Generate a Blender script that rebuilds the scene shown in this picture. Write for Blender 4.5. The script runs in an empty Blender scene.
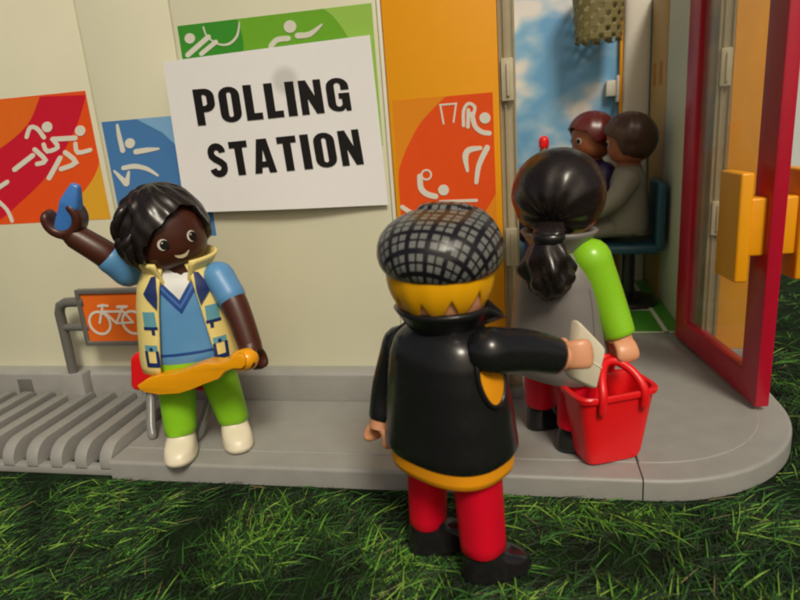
import bpy, bmesh, math, random
from math import sin, cos, pi, radians, sqrt, atan2
from mathutils import Vector, Matrix, noise
from mathutils.geometry import tessellate_polygon

rnd = random.Random(7)
sc = bpy.context.scene
COL = sc.collection

# ------------------------------------------------------------------ camera frame
# one unit is one centimetre: the place is a table-top set of toy figures about 7.8 cm tall
CAM = Vector((0.0, 0.0, 9.3))
CROT = Matrix(((0.98005532, 0.02073542, 0.19764012),
               (0.18426603, 0.2775978, -0.94286027),
               (-0.07441507, 0.96047358, 0.26824037)))
FPX = 620.0

def P(x, y, Y):
    """point of the plane at depth Y that the photo shows at pixel x, y (a surveying aid)"""
    d = CROT @ Vector((x - 400.0, 300.0 - y, -FPX))
    return CAM + d * ((Y - CAM.y) / d.y)

def PZ(x, y, z):
    d = CROT @ Vector((x - 400.0, 300.0 - y, -FPX))
    return CAM + d * ((z - CAM.z) / d.z)

# ------------------------------------------------------------------ materials
def nd(nt, t, **kw):
    n = nt.nodes.new(t)
    for k, v in kw.items():
        setattr(n, k, v)
    return n

def base_mat(name):
    m = bpy.data.materials.new(name)
    m.use_nodes = True
    nt = m.node_tree
    return m, nt, nt.nodes['Principled BSDF']

def plastic(name, col, rough=0.35, var=0.06, bump=0.02, scale=3.0, sss=0.0, coat=0.0, spec=0.5):
    m, nt, b = base_mat(name)
    tc = nd(nt, 'ShaderNodeTexCoord')
    n1 = nd(nt, 'ShaderNodeTexNoise'); n1.inputs['Scale'].default_value = scale; n1.inputs['Detail'].default_value = 5
    nt.links.new(tc.outputs['Object'], n1.inputs['Vector'])
    mx = nd(nt, 'ShaderNodeMix', data_type='RGBA')
    c0 = [max(0, c * (1 - var)) for c in col]; c1 = [min(1, c * (1 + var)) for c in col]
    mx.inputs['A'].default_value = (*c0, 1); mx.inputs['B'].default_value = (*c1, 1)
    nt.links.new(n1.outputs['Fac'], mx.inputs['Factor'])
    nt.links.new(mx.outputs['Result'], b.inputs['Base Color'])
    mr = nd(nt, 'ShaderNodeMapRange')
    mr.inputs['To Min'].default_value = max(0.05, rough - 0.09); mr.inputs['To Max'].default_value = rough + 0.09
    n2 = nd(nt, 'ShaderNodeTexNoise'); n2.inputs['Scale'].default_value = scale * 4; n2.inputs['Detail'].default_value = 6
    nt.links.new(tc.outputs['Object'], n2.inputs['Vector'])
    nt.links.new(n2.outputs['Fac'], mr.inputs['Value']); nt.links.new(mr.outputs['Result'], b.inputs['Roughness'])
    if bump:
        n3 = nd(nt, 'ShaderNodeTexNoise'); n3.inputs['Scale'].default_value = 28; n3.inputs['Detail'].default_value = 3
        nt.links.new(tc.outputs['Object'], n3.inputs['Vector'])
        bp = nd(nt, 'ShaderNodeBump'); bp.inputs['Strength'].default_value = bump * 5; bp.inputs['Distance'].default_value = 0.02
        nt.links.new(n3.outputs['Fac'], bp.inputs['Height']); nt.links.new(bp.outputs['Normal'], b.inputs['Normal'])
    if sss:
        b.inputs['Subsurface Weight'].default_value = sss
        b.inputs['Subsurface Radius'].default_value = (0.25, 0.15, 0.1)
    b.inputs['Coat Weight'].default_value = coat
    b.inputs['Specular IOR Level'].default_value = spec
    return m

M = {}
M['cream'] = plastic('cream_plastic', (0.70, 0.69, 0.52), 0.42, 0.05, 0.02, 0.5, spec=0.3)
M['cream_lip'] = plastic('pale_lip_plastic', (0.78, 0.78, 0.64), 0.4, 0.03)
M['orange_wall'] = plastic('orange_wall_plastic', (0.84, 0.35, 0.008), 0.42, 0.04, spec=0.25)
M['grey'] = plastic('grey_plastic', (0.29, 0.29, 0.275), 0.44, 0.13, 0.04, 1.7)
def scuff(m, amount=0.35):
    nt = m.node_tree; b = nt.nodes['Principled BSDF']; src = b.inputs['Base Color'].links[0].from_socket
    tc = nd(nt, 'ShaderNodeTexCoord')
    mp = nd(nt, 'ShaderNodeMapping'); mp.inputs['Scale'].default_value = (2.0, 9.0, 9.0); mp.inputs['Rotation'].default_value = (0, 0, 0.5)
    nt.links.new(tc.outputs['Object'], mp.inputs['Vector'])
    a = nd(nt, 'ShaderNodeTexNoise'); a.inputs['Scale'].default_value = 3.5; a.inputs['Detail'].default_value = 8; a.inputs['Roughness'].default_value = 0.75
    nt.links.new(mp.outputs[0], a.inputs['Vector'])
    mr = nd(nt, 'ShaderNodeMapRange'); mr.inputs['From Min'].default_value = 0.55; mr.inputs['From Max'].default_value = 0.68; mr.inputs['To Max'].default_value = amount
    nt.links.new(a.outputs['Fac'], mr.inputs['Value'])
    v = nd(nt, 'ShaderNodeTexNoise'); v.inputs['Scale'].default_value = 45; v.inputs['Detail'].default_value = 2
    nt.links.new(tc.outputs['Object'], v.inputs['Vector'])
    m2 = nd(nt, 'ShaderNodeMapRange'); m2.inputs['From Min'].default_value = 0.66; m2.inputs['From Max'].default_value = 0.71; m2.inputs['To Max'].default_value = amount * 1.3
    nt.links.new(v.outputs['Fac'], m2.inputs['Value'])
    mxx = nd(nt, 'ShaderNodeMath', operation='MAXIMUM'); nt.links.new(mr.outputs[0], mxx.inputs[0]); nt.links.new(m2.outputs[0], mxx.inputs[1])
    mx = nd(nt, 'ShaderNodeMix', data_type='RGBA'); mx.inputs['B'].default_value = (0.46, 0.45, 0.41, 1)
    nt.links.new(src, mx.inputs['A']); nt.links.new(mxx.outputs[0], mx.inputs['Factor']); nt.links.new(mx.outputs['Result'], b.inputs['Base Color'])
scuff(M['grey'])
M['grey_dark'] = plastic('dark_grey_plastic', (0.13, 0.125, 0.115), 0.4, 0.08)
M['metal_grey'] = plastic('metal_grey_plastic', (0.22, 0.22, 0.21), 0.25, 0.08)
M['paper'] = plastic('paper', (0.87, 0.87, 0.88), 0.85, 0.02, 0.03)
M['ink'] = plastic('black_ink', (0.012, 0.011, 0.011), 0.6, 0.1)
M['s_white'] = plastic('sticker_white', (0.74, 0.72, 0.62), 0.5, 0.03, 0)
M['s_crimson'] = plastic('sticker_crimson', (0.62, 0.012, 0.035), 0.5, 0.04, 0)
M['s_orange'] = plastic('sticker_orange', (0.78, 0.15, 0.015), 0.5, 0.04, 0)
M['s_orange_red'] = plastic('sticker_orange_red', (0.82, 0.09, 0.012), 0.5, 0.04, 0)
M['s_amber'] = plastic('sticker_amber', (0.80, 0.27, 0.015), 0.5, 0.04, 0)
M['s_yellow'] = plastic('sticker_yellow', (0.76, 0.40, 0.03), 0.5, 0.04, 0)
M['s_blue'] = plastic('sticker_blue', (0.07, 0.21, 0.48), 0.5, 0.04, 0)
M['s_blue_pale'] = plastic('sticker_pale_blue', (0.22, 0.44, 0.70), 0.5, 0.04, 0)
M['s_green'] = plastic('sticker_green', (0.17, 0.44, 0.03), 0.5, 0.04, 0)
M['s_green_dark'] = plastic('sticker_dark_green', (0.05, 0.30, 0.03), 0.5, 0.04, 0)
M['s_green_pale'] = plastic('sticker_pale_green', (0.34, 0.60, 0.10), 0.5, 0.04, 0)
M['skin_dark'] = plastic('brown_plastic', (0.062, 0.016, 0.008), 0.38, 0.06)
M['skin_pale'] = plastic('beige_plastic', (0.72, 0.34, 0.18), 0.36, 0.04, 0.01, sss=0.1)
M['skin_shaded'] = plastic('shaded_skin_plastic', (0.34, 0.11, 0.05), 0.4, 0.04, 0.01)  # skin of the seated figures, darkened so the colour carries the indoor shade
M['hair_black'] = plastic('black_hair_plastic', (0.014, 0.010, 0.009), 0.27, 0.2, 0.01)
M['hair_orange'] = plastic('orange_hair_plastic', (0.90, 0.44, 0.006), 0.36, 0.04)
M['hair_brown'] = plastic('brown_hair_plastic', (0.055, 0.022, 0.014), 0.35, 0.1)
M['hair_maroon'] = plastic('maroon_hair_plastic', (0.11, 0.014, 0.012), 0.3, 0.1)
M['hair_rust'] = plastic('rust_hair_plastic', (0.20, 0.05, 0.015), 0.35, 0.1)
M['black'] = plastic('black_plastic', (0.011, 0.011, 0.012), 0.25, 0.15, 0.01)
M['black_shoe'] = plastic('black_shoe_plastic', (0.012, 0.011, 0.012), 0.17, 0.15, 0.0)
M['red'] = plastic('red_plastic', (0.80, 0.008, 0.012), 0.36, 0.04, 0.01)
M['red_leg'] = plastic('red_trouser_plastic', (0.66, 0.004, 0.022), 0.42, 0.05, 0.01)
M['crimson'] = plastic('crimson_frame_plastic', (0.46, 0.005, 0.028), 0.33, 0.06, 0.01)
M['orange'] = plastic('orange_shirt_plastic', (0.83, 0.33, 0.01), 0.4, 0.04)
M['handle'] = plastic('amber_handle_plastic', (0.86, 0.36, 0.004), 0.38, 0.05)
M['lime'] = plastic('lime_plastic', (0.27, 0.62, 0.02), 0.28, 0.04, 0.005)
M['lime_leg'] = plastic('lime_trouser_plastic', (0.25, 0.58, 0.02), 0.4, 0.05, 0.01)
M['tunic'] = plastic('grey_tunic_plastic', (0.20, 0.185, 0.175), 0.36, 0.05, 0.01)
M['tunic_pale'] = plastic('pale_grey_tunic_plastic', (0.21, 0.20, 0.165), 0.5, 0.05, 0.01)
M['blue_shirt'] = plastic('blue_shirt_plastic', (0.10, 0.29, 0.56), 0.4, 0.05)
M['blue_stripe'] = plastic('dark_blue_print', (0.012, 0.06, 0.28), 0.4, 0.05, 0)
M['blue_mid'] = plastic('mid_blue_print', (0.05, 0.16, 0.46), 0.4, 0.05, 0)
M['navy'] = plastic('navy_print', (0.012, 0.03, 0.13), 0.4, 0.05, 0)
M['teal_print'] = plastic('teal_blue_print', (0.13, 0.36, 0.45), 0.4, 0.05, 0)
M['vest'] = plastic('yellow_vest_plastic', (0.85, 0.70, 0.25), 0.4, 0.04)
M['white'] = plastic('white_plastic', (0.76, 0.73, 0.64), 0.4, 0.03)
M['shirt_white'] = plastic('white_print', (0.72, 0.74, 0.74), 0.45, 0.03, 0)
M['shoe_white'] = plastic('off_white_shoe_plastic', (0.74, 0.68, 0.52), 0.36, 0.05, 0.02)
M['blue_obj'] = plastic('blue_glossy_plastic', (0.05, 0.20, 0.58), 0.3, 0.05, 0.0)
M['amber'] = plastic('amber_translucent_plastic', (0.86, 0.37, 0.006), 0.25, 0.05, 0)
_b = M['amber'].node_tree.nodes['Principled BSDF']; _b.inputs['Subsurface Weight'].default_value = 0.15
M['card'] = plastic('cream_card_plastic', (0.76, 0.72, 0.55), 0.5, 0.04, 0.02)
M['purple'] = plastic('purple_plastic', (0.035, 0.022, 0.11), 0.4, 0.06)
M['teal'] = plastic('dark_teal_plastic', (0.02, 0.085, 0.13), 0.4, 0.06)
M['sage'] = plastic('pale_green_grey_plastic', (0.60, 0.61, 0.50), 0.5, 0.04)
M['tan'] = plastic('tan_plastic', (0.56, 0.34, 0.10), 0.5, 0.05)
M['net'] = plastic('olive_net_plastic', (0.20, 0.17, 0.065), 0.5, 0.08)
M['eye_white'] = plastic('eye_white_print', (0.75, 0.70, 0.60), 0.4, 0.02, 0)
M['smile'] = plastic('smile_print', (0.78, 0.66, 0.42), 0.4, 0.02, 0)
M['slot'] = plastic('burnt_orange_plastic', (0.50, 0.16, 0.01), 0.5, 0.05)
M['backdrop'] = plastic('pale_room_wall', (0.62, 0.66, 0.64), 0.8, 0.04)

def glass_mat(name, tint, gloss=0.06, veil=0.0, veil_col=(0.5, 0.45, 0.35)):
    m, nt, b = base_mat(name)
    nt.nodes.remove(b)
    out = nt.nodes['Material Output']
    tr = nd(nt, 'ShaderNodeBsdfTransparent'); tr.inputs['Color'].default_value = (*tint, 1)
    gl = nd(nt, 'ShaderNodeBsdfGlossy'); gl.inputs['Roughness'].default_value = gloss
    df = nd(nt, 'ShaderNodeBsdfDiffuse'); df.inputs['Color'].default_value = (*veil_col, 1)  # diffuse layer mixed in to make the clear sheet milky
    lw = nd(nt, 'ShaderNodeLayerWeight'); lw.inputs['Blend'].default_value = 0.5
    pw_ = nd(nt, 'ShaderNodeMath', operation='POWER'); pw_.inputs[1].default_value = 4.0; nt.links.new(lw.outputs['Facing'], pw_.inputs[0])
    fr = nd(nt, 'ShaderNodeMath', operation='MULTIPLY_ADD'); fr.inputs[1].default_value = 0.35; fr.inputs[2].default_value = 0.02; nt.links.new(pw_.outputs[0], fr.inputs[0])
    tc = nd(nt, 'ShaderNodeTexCoord'); nz = nd(nt, 'ShaderNodeTexNoise')
    nz.inputs['Scale'].default_value = 0.9; nz.inputs['Detail'].default_value = 4
    nt.links.new(tc.outputs['Object'], nz.inputs['Vector'])
    mr = nd(nt, 'ShaderNodeMapRange'); mr.inputs['To Min'].default_value = veil * 0.5; mr.inputs['To Max'].default_value = veil * 1.5
    nt.links.new(nz.outputs['Fac'], mr.inputs['Value'])
    a = nd(nt, 'ShaderNodeMixShader'); c = nd(nt, 'ShaderNodeMixShader')
    nt.links.new(mr.outputs['Result'], a.inputs['Fac']); nt.links.new(tr.outputs[0], a.inputs[1]); nt.links.new(df.outputs[0], a.inputs[2])
    nt.links.new(fr.outputs[0], c.inputs['Fac']); nt.links.new(a.outputs[0], c.inputs[1]); nt.links.new(gl.outputs[0], c.inputs[2])
    nt.links.new(c.outputs[0], out.inputs['Surface'])
    return m
M['glass'] = glass_mat('door_glass', (0.95, 0.94, 0.92), 0.08, 0.16, (0.6, 0.57, 0.48))
M['clear'] = glass_mat('clear_plastic', (0.86, 0.82, 0.72), 0.12, 0.45, (0.62, 0.54, 0.38))
M['clear_clip'] = glass_mat('clear_clip_plastic', (0.9, 0.86, 0.74), 0.1, 0.75, (0.72, 0.66, 0.47))

def plaid_mat():
    m, nt, b = base_mat('plaid_cloth_print')
    uv = nd(nt, 'ShaderNodeUVMap'); uv.uv_map = 'UVMap'
    sp = nd(nt, 'ShaderNodeSeparateXYZ'); nt.links.new(uv.outputs['UV'], sp.inputs[0])
    def line(src, period, width, phase):
        a = nd(nt, 'ShaderNodeMath', operation='ADD'); a.inputs[1].default_value = phase * period; nt.links.new(src, a.inputs[0])
        f = nd(nt, 'ShaderNodeMath', operation='PINGPONG'); f.inputs[1].default_value = period / 2; nt.links.new(a.outputs[0], f.inputs[0])
        l = nd(nt, 'ShaderNodeMath', operation='LESS_THAN'); l.inputs[1].default_value = width; nt.links.new(f.outputs[0], l.inputs[0])
        return l.outputs[0]
    outs = []
    for s in (sp.outputs[0], sp.outputs[1]):
        outs.append(line(s, 0.40, 0.052, 0.0))
        outs.append(line(s, 0.40, 0.022, 0.5))
    acc = outs[0]
    for o in outs[1:]:
        mxm = nd(nt, 'ShaderNodeMath', operation='MAXIMUM'); nt.links.new(acc, mxm.inputs[0]); nt.links.new(o, mxm.inputs[1]); acc = mxm.outputs[0]
    tc = nd(nt, 'ShaderNodeTexCoord'); nz = nd(nt, 'ShaderNodeTexNoise'); nz.inputs['Scale'].default_value = 4
    nt.links.new(tc.outputs['Object'], nz.inputs['Vector'])
    g = nd(nt, 'ShaderNodeMix', data_type='RGBA'); g.inputs['A'].default_value = (0.12, 0.13, 0.12, 1); g.inputs['B'].default_value = (0.22, 0.23, 0.22, 1)
    nt.links.new(nz.outputs['Fac'], g.inputs['Factor'])
    mx = nd(nt, 'ShaderNodeMix', data_type='RGBA'); mx.inputs['B'].default_value = (0.010, 0.008, 0.012, 1)
    nt.links.new(g.outputs['Result'], mx.inputs['A'])
    nt.links.new(acc, mx.inputs['Factor']); nt.links.new(mx.outputs['Result'], b.inputs['Base Color'])
    b.inputs['Roughness'].default_value = 0.34
    return m
M['plaid'] = plaid_mat()

def sky_print():
    m, nt, b = base_mat('printed_sky')
    tc = nd(nt, 'ShaderNodeTexCoord')
    mp = nd(nt, 'ShaderNodeMapping'); mp.inputs['Scale'].default_value = (0.24, 0.24, 0.34); mp.inputs['Location'].default_value = (2.6, 0, 0.2)
    nt.links.new(tc.outputs['Object'], mp.inputs['Vector'])
    nz = nd(nt, 'ShaderNodeTexNoise'); nz.inputs['Scale'].default_value = 1.1; nz.inputs['Detail'].default_value = 3; nz.inputs['Roughness'].default_value = 0.42
    nt.links.new(mp.outputs[0], nz.inputs['Vector'])
    cr = nd(nt, 'ShaderNodeValToRGB')
    e = cr.color_ramp.elements
    e[0].position = 0.45; e[0].color = (0.14, 0.36, 0.62, 1)
    e[1].position = 0.58; e[1].color = (0.74, 0.70, 0.66, 1)
    k = cr.color_ramp.elements.new(0.51); k.color = (0.28, 0.48, 0.66, 1)
    nt.links.new(nz.outputs['Fac'], cr.inputs[0]); nt.links.new(cr.outputs[0], b.inputs['Base Color'])
    b.inputs['Roughness'].default_value = 0.5
    return m
M['skyprint'] = sky_print()

def court_mat():
    m, nt, b = base_mat('green_court_plastic')
    tc = nd(nt, 'ShaderNodeTexCoord'); nz = nd(nt, 'ShaderNodeTexNoise'); nz.inputs['Scale'].default_value = 1.4; nz.inputs['Detail'].default_value = 6
    nt.links.new(tc.outputs['Object'], nz.inputs['Vector'])
    mx = nd(nt, 'ShaderNodeMix', data_type='RGBA'); mx.inputs['A'].default_value = (0.05, 0.25, 0.02, 1); mx.inputs['B'].default_value = (0.08, 0.36, 0.035, 1)
    nt.links.new(nz.outputs['Fac'], mx.inputs['Factor']); nt.links.new(mx.outputs['Result'], b.inputs['Base Color'])
    b.inputs['Roughness'].default_value = 0.45
    return m
M['court'] = court_mat()

def ground_mat():
    m, nt, b = base_mat('grass_mat_base')
    tc = nd(nt, 'ShaderNodeTexCoord')
    nz = nd(nt, 'ShaderNodeTexNoise'); nz.inputs['Scale'].default_value = 1.2; nz.inputs['Detail'].default_value = 8
    n2 = nd(nt, 'ShaderNodeTexNoise'); n2.inputs['Scale'].default_value = 9; n2.inputs['Detail'].default_value = 4
    nt.links.new(tc.outputs['Object'], nz.inputs['Vector']); nt.links.new(tc.outputs['Object'], n2.inputs['Vector'])
    cr = nd(nt, 'ShaderNodeValToRGB'); e = cr.color_ramp.elements
    e[0].position = 0.40; e[0].color = (0.005, 0.007, 0.004, 1); e[1].position = 0.66; e[1].color = (0.010, 0.034, 0.007, 1)
    ad = nd(nt, 'ShaderNodeMix', data_type='FLOAT'); ad.inputs['Factor'].default_value = 0.45
    nt.links.new(nz.outputs['Fac'], ad.inputs['A']); nt.links.new(n2.outputs['Fac'], ad.inputs['B'])
    nt.links.new(ad.outputs['Result'], cr.inputs[0]); nt.links.new(cr.outputs[0], b.inputs['Base Color'])
    b.inputs['Roughness'].default_value = 0.9; b.inputs['Specular IOR Level'].default_value = 0.1
    return m
M['ground'] = ground_mat()

def blade_mat(name, c0, c1):
    m, nt, b = base_mat(name)
    oi = nd(nt, 'ShaderNodeNewGeometry')
    mx = nd(nt, 'ShaderNodeMix', data_type='RGBA'); mx.inputs['A'].default_value = (*c0, 1); mx.inputs['B'].default_value = (*c1, 1)
    nt.links.new(oi.outputs['Random Per Island'], mx.inputs['Factor']); nt.links.new(mx.outputs['Result'], b.inputs['Base Color'])
    b.inputs['Roughness'].default_value = 0.6
    return m
M['blade_a'] = blade_mat('grass_dark', (0.003, 0.009, 0.003), (0.008, 0.034, 0.005))
M['blade_b'] = blade_mat('grass_mid', (0.012, 0.060, 0.007), (0.036, 0.16, 0.014))
M['blade_c'] = blade_mat('grass_bright', (0.07, 0.26, 0.014), (0.21, 0.36, 0.045))
M['blade_d'] = blade_mat('grass_dry', (0.12, 0.11, 0.04), (0.20, 0.17, 0.08))

for _k, _m in M.items():
    if _k.startswith('s_') or _k in ('paper', 'ink', 'red_leg', 'lime_leg', 'orange', 'hair_orange'):
        _m.node_tree.nodes['Principled BSDF'].inputs['Specular IOR Level'].default_value = 0.2

# ------------------------------------------------------------------ mesh helpers
class MB:
    def __init__(s):
        s.v, s.f, s.m, s.uv = [], [], [], {}
    def face(s, idx, mi=0):
        s.f.append(tuple(idx)); s.m.append(mi)
    def loft(s, rings, cap0=True, cap1=True, mi=0, closed=True):
        b = len(s.v); n = len(rings[0])
        for r in rings:
            s.v.extend(Vector(p) for p in r)
        for i in range(len(rings) - 1):
            for j in range(n if closed else n - 1):
                k = (j + 1) % n
                s.face((b + i * n + j, b + i * n + k, b + (i + 1) * n + k, b + (i + 1) * n + j), mi)
        if cap0: s.face([b + j for j in reversed(range(n))], mi)
        if cap1: s.face([b + (len(rings) - 1) * n + j for j in range(n)], mi)
    def box(s, c, d, mi=0, rot=None):
        c = Vector(c); h = Vector(d) / 2; b = len(s.v)
        for z in (-1, 1):
            for y in (-1, 1):
                for x in (-1, 1):
                    p = Vector((x * h.x, y * h.y, z * h.z))
                    s.v.append(c + (rot @ p if rot else p))
        for q in ((0, 2, 3, 1), (4, 5, 7, 6), (0, 1, 5, 4), (2, 6, 7, 3), (0, 4, 6, 2), (1, 3, 7, 5)):
            s.face([b + k for k in q], mi)
    def tube(s, pts, rad, n=16, mi=0, flat=None, roundends=True):
        """round bar through pts; rad is one radius or one per point; flat = (axis, factor) squashes it"""
        pts = [Vector(p) for p in pts]
        if not hasattr(rad, '__len__'): rad = [rad] * len(pts)
        P2, R2 = [], []
        if roundends:
            d0 = (pts[0] - pts[1]).normalized(); d1 = (pts[-1] - pts[-2]).normalized()
            for a in (88, 65, 40, 20):
                P2.append(pts[0] + d0 * rad[0] * sin(radians(a))); R2.append(rad[0] * cos(radians(a)))
            P2 += pts; R2 += list(rad)
            for a in (20, 40, 65, 88):
                P2.append(pts[-1] + d1 * rad[-1] * sin(radians(a))); R2.append(rad[-1] * cos(radians(a)))
        else:
            P2, R2 = pts, list(rad)
        up = None; rings = []
        for i, p in enumerate(P2):
            t = (P2[min(i + 1, len(P2) - 1)] - P2[max(i - 1, 0)]).normalized()
            if up is None:
                up = Vector((0, 0, 1)) if abs(t.z) < 0.9 else Vector((0, 1, 0))
            x = t.cross(up).normalized(); up = x.cross(t).normalized()
            ring = []
            for j in range(n):
                a = 2 * pi * j / n
                o = (x * cos(a) + up * sin(a)) * R2[i]
                if flat:
                    ax = Vector(flat[0]).normalized(); o -= ax * o.dot(ax) * (1 - flat[1])
                ring.append(p + o)
            rings.append(ring)
        s.loft(rings, True, True, mi)
    def prism(s, polys, fn, depth, mi=0, back=True):
        """polys: outline (and holes) in 2-D; fn maps u,v to a point of the back; depth: offset vector to the front"""
        depth = Vector(depth)
        flat = [p for q in polys for p in q]
        b = len(s.v); n = len(flat)
        base = [Vector(fn(*p)) for p in flat]
        s.v.extend(base); s.v.extend(p + depth for p in base)
        tris = tessellate_polygon([[Vector((p[0], p[1], 0)) for p in q] for q in polys])
        for t in tris:
            s.face([b + n + k for k in t], mi)
            if back: s.face([b + k for k in reversed(t)], mi)
        o = 0
        for q in polys:
            m = len(q)
            for j in range(m):
                k = (j + 1) % m
                s.face((b + o + j, b + o + k, b + n + o + k, b + n + o + j), mi)
            o += m
    def build(s, name, mats, parent=None, smooth=40, bev=0, seg=2, sub=0, solid=0, weld=True):
        if not isinstance(mats, (list, tuple)): mats = [mats]
        me = bpy.data.meshes.new(name)
        me.from_pydata([tuple(p) for p in s.v], [], s.f)
        for m in mats: me.materials.append(m)
        me.polygons.foreach_set('material_index', s.m)
        if s.uv:
            L = me.uv_layers.new(name='UVMap')
            for lp in me.loops:
                L.data[lp.index].uv = s.uv.get(lp.vertex_index, (0, 0))
        bm = bmesh.new(); bm.from_mesh(me)
        if weld and not s.uv: bmesh.ops.remove_doubles(bm, verts=bm.verts, dist=1e-5)
        bmesh.ops.recalc_face_normals(bm, faces=bm.faces)
        if bev:
            ed = [e for e in bm.edges if len(e.link_faces) == 2 and e.calc_face_angle(0) > radians(35)]
            bmesh.ops.bevel(bm, geom=ed, offset=bev, segments=seg, affect='EDGES', profile=0.5, clamp_overlap=True)
        bm.to_mesh(me); bm.free()
        if smooth:
            me.shade_smooth(); me.set_sharp_from_angle(angle=radians(smooth))
        o = bpy.data.objects.new(name, me); COL.objects.link(o)
        if parent: o.parent = parent
        if sub:
            q = o.modifiers.new('Subdivision', 'SUBSURF'); q.levels = q.render_levels = sub
        if solid:
            q = o.modifiers.new('Solidify', 'SOLIDIFY'); q.thickness = solid; q.offset = 1
        return o

def thing(name, label, cat, loc=(0, 0, 0), rz=0, group=None):
    o = bpy.data.objects.new(name, None); COL.objects.link(o)
    o.empty_display_size = 0.5
    o.location = loc; o.rotation_euler = (0, 0, rz)
    return tag(o, label, cat, group)

def tag(o, label, cat, group=None):
    o['label'] = label; o['category'] = cat
    if group: o['group'] = group
    return o

def structure(o):
    o['kind'] = 'structure'; return o

def sring(cx, cy, z, a, b, n=2.0, N=40):
    r = []
    for j in range(N):
        t = 2 * pi * j / N
        c, s_ = cos(t), sin(t)
        r.append((cx + a * math.copysign(abs(c) ** (2 / n), c), cy + b * math.copysign(abs(s_) ** (2 / n), s_), z))
    return r

def interp(prof, z):
    if z <= prof[0][0]: return prof[0][1:]
    for p, q in zip(prof, prof[1:]):
        if z <= q[0]:
            t = (z - p[0]) / (q[0] - p[0]); t = t * t * (3 - 2 * t) * 0.5 + t * 0.5
            return tuple(x + (y - x) * t for x, y in zip(p[1:], q[1:]))
    return prof[-1][1:]

def circle(cx, cy, r, n=20, ry=None):
    return [(cx + r * cos(2 * pi * j / n), cy + (ry or r) * sin(2 * pi * j / n)) for j in range(n)]

def stroke(pts, w, closed=False, cap=5):
    """outline of a line of width w; w may also be one width per point"""
    n = len(pts)
    if not hasattr(w, '__len__'): W = [w] * n
    else: W = [w[min(int(i * (len(w) - 1) / (n - 1)), len(w) - 2)] * (1 - f) + w[min(int(i * (len(w) - 1) / (n - 1)) + 1, len(w) - 1)] * f for i in range(n) for f in [i * (len(w) - 1) / (n - 1) - min(int(i * (len(w) - 1) / (n - 1)), len(w) - 2)]]
    L, R = [], []
    for i, (x, y) in enumerate(pts):
        if closed: a, b = pts[(i - 1) % n], pts[(i + 1) % n]
        else: a, b = pts[max(i - 1, 0)], pts[min(i + 1, n - 1)]
        dx, dy = b[0] - a[0], b[1] - a[1]; l = sqrt(dx * dx + dy * dy) or 1
        nx, ny = -dy / l, dx / l
        m = 1.0
        if 0 < i < n - 1 or closed:
            p, q = pts[(i - 1) % n], pts[(i + 1) % n]
            ux, uy = x - p[0], y - p[1]; ul = sqrt(ux * ux + uy * uy) or 1
            m = 1 / max(0.55, abs((-uy * nx + ux * ny) / ul))
        L.append((x + nx * W[i] / 2 * m, y + ny * W[i] / 2 * m)); R.append((x - nx * W[i] / 2 * m, y - ny * W[i] / 2 * m))
    if closed: return [L, R[::-1]]
    out = list(L)
    def capf(c, d, r):
        a0 = atan2(d[1], d[0])
        return [(c[0] + r * cos(a0 + pi / 2 - pi * k / cap), c[1] + r * sin(a0 + pi / 2 - pi * k / cap)) for k in range(1, cap)]
    if cap: out += capf(pts[-1], (pts[-1][0] - pts[-2][0], pts[-1][1] - pts[-2][1]), W[-1] / 2)
    out += R[::-1]
    if cap: out += capf(pts[0], (pts[0][0] - pts[1][0], pts[0][1] - pts[1][1]), W[0] / 2)
    return [out]

def smooth_line(pts, k=4):
    """Catmull-Rom through pts"""
    out = []; n = len(pts)
    for i in range(n - 1):
        p0, p1, p2, p3 = pts[max(i - 1, 0)], pts[i], pts[i + 1], pts[min(i + 2, n - 1)]
        for j in range(k):
            t = j / k
            out.append(tuple(0.5 * (2 * b + (c - a) * t + (2 * a - 5 * b + 4 * c - d) * t * t + (3 * b - a - 3 * c + d) * t ** 3) for a, b, c, d in zip(p0, p1, p2, p3)))
    out.append(tuple(pts[-1])); return out

def decal(mb, poly, surf, off=0.012, mi=0, cuts=3):
    """print of outline poly (2-D) laid on a curved surface surf(u, v, off)"""
    bm = bmesh.new()
    vs = [bm.verts.new((u, v, 0)) for u, v in poly]
    fs = []
    for t in tessellate_polygon([[Vector((u, v, 0)) for u, v in poly]]):
        try: fs.append(bm.faces.new([vs[k] for k in t]))
        except ValueError: pass
    bmesh.ops.subdivide_edges(bm, edges=bm.edges[:], cuts=cuts, use_grid_fill=True)
    bm.verts.index_update()
    b = len(mb.v)
    mb.v.extend(Vector(surf(v.co.x, v.co.y, off)) for v in bm.verts)
    for f in bm.faces: mb.face([b + v.index for v in f.verts], mi)
    bm.free()

# ------------------------------------------------------------------ toy figure kit
class Torso:
    def __init__(s, prof, n=2.5):
        s.p, s.n = prof, n
    def rings(s, z0, z1, k=22, grow=0.0):
        return [sring(0, 0, z0 + (z1 - z0) * i / k, *(q + grow for q in interp(s.p, z0 + (z1 - z0) * i / k)), s.n) for i in range(k + 1)]
    def front(s, x, z, off=0.0):
        a, b = interp(s.p, z); a += off; b += off
        return (x, -b * max(0.0, 1 - abs(x / a) ** s.n) ** (1 / s.n), z)
    def side(s, sgn):
        def f(y, z, off):
            a, b = interp(s.p, z); a += off; b += off
            return (sgn * a * max(0.0, 1 - abs(y / b) ** s.n) ** (1 / s.n), y, z)
        return f
    def ang(s, t, z, off=0.0):
        a, b = interp(s.p, z); a += off; b += off
        c, q = sin(t), -cos(t)
        return (a * math.copysign(abs(c) ** (2 / s.n), c), b * math.copysign(abs(q) ** (2 / s.n), q), z)

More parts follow.
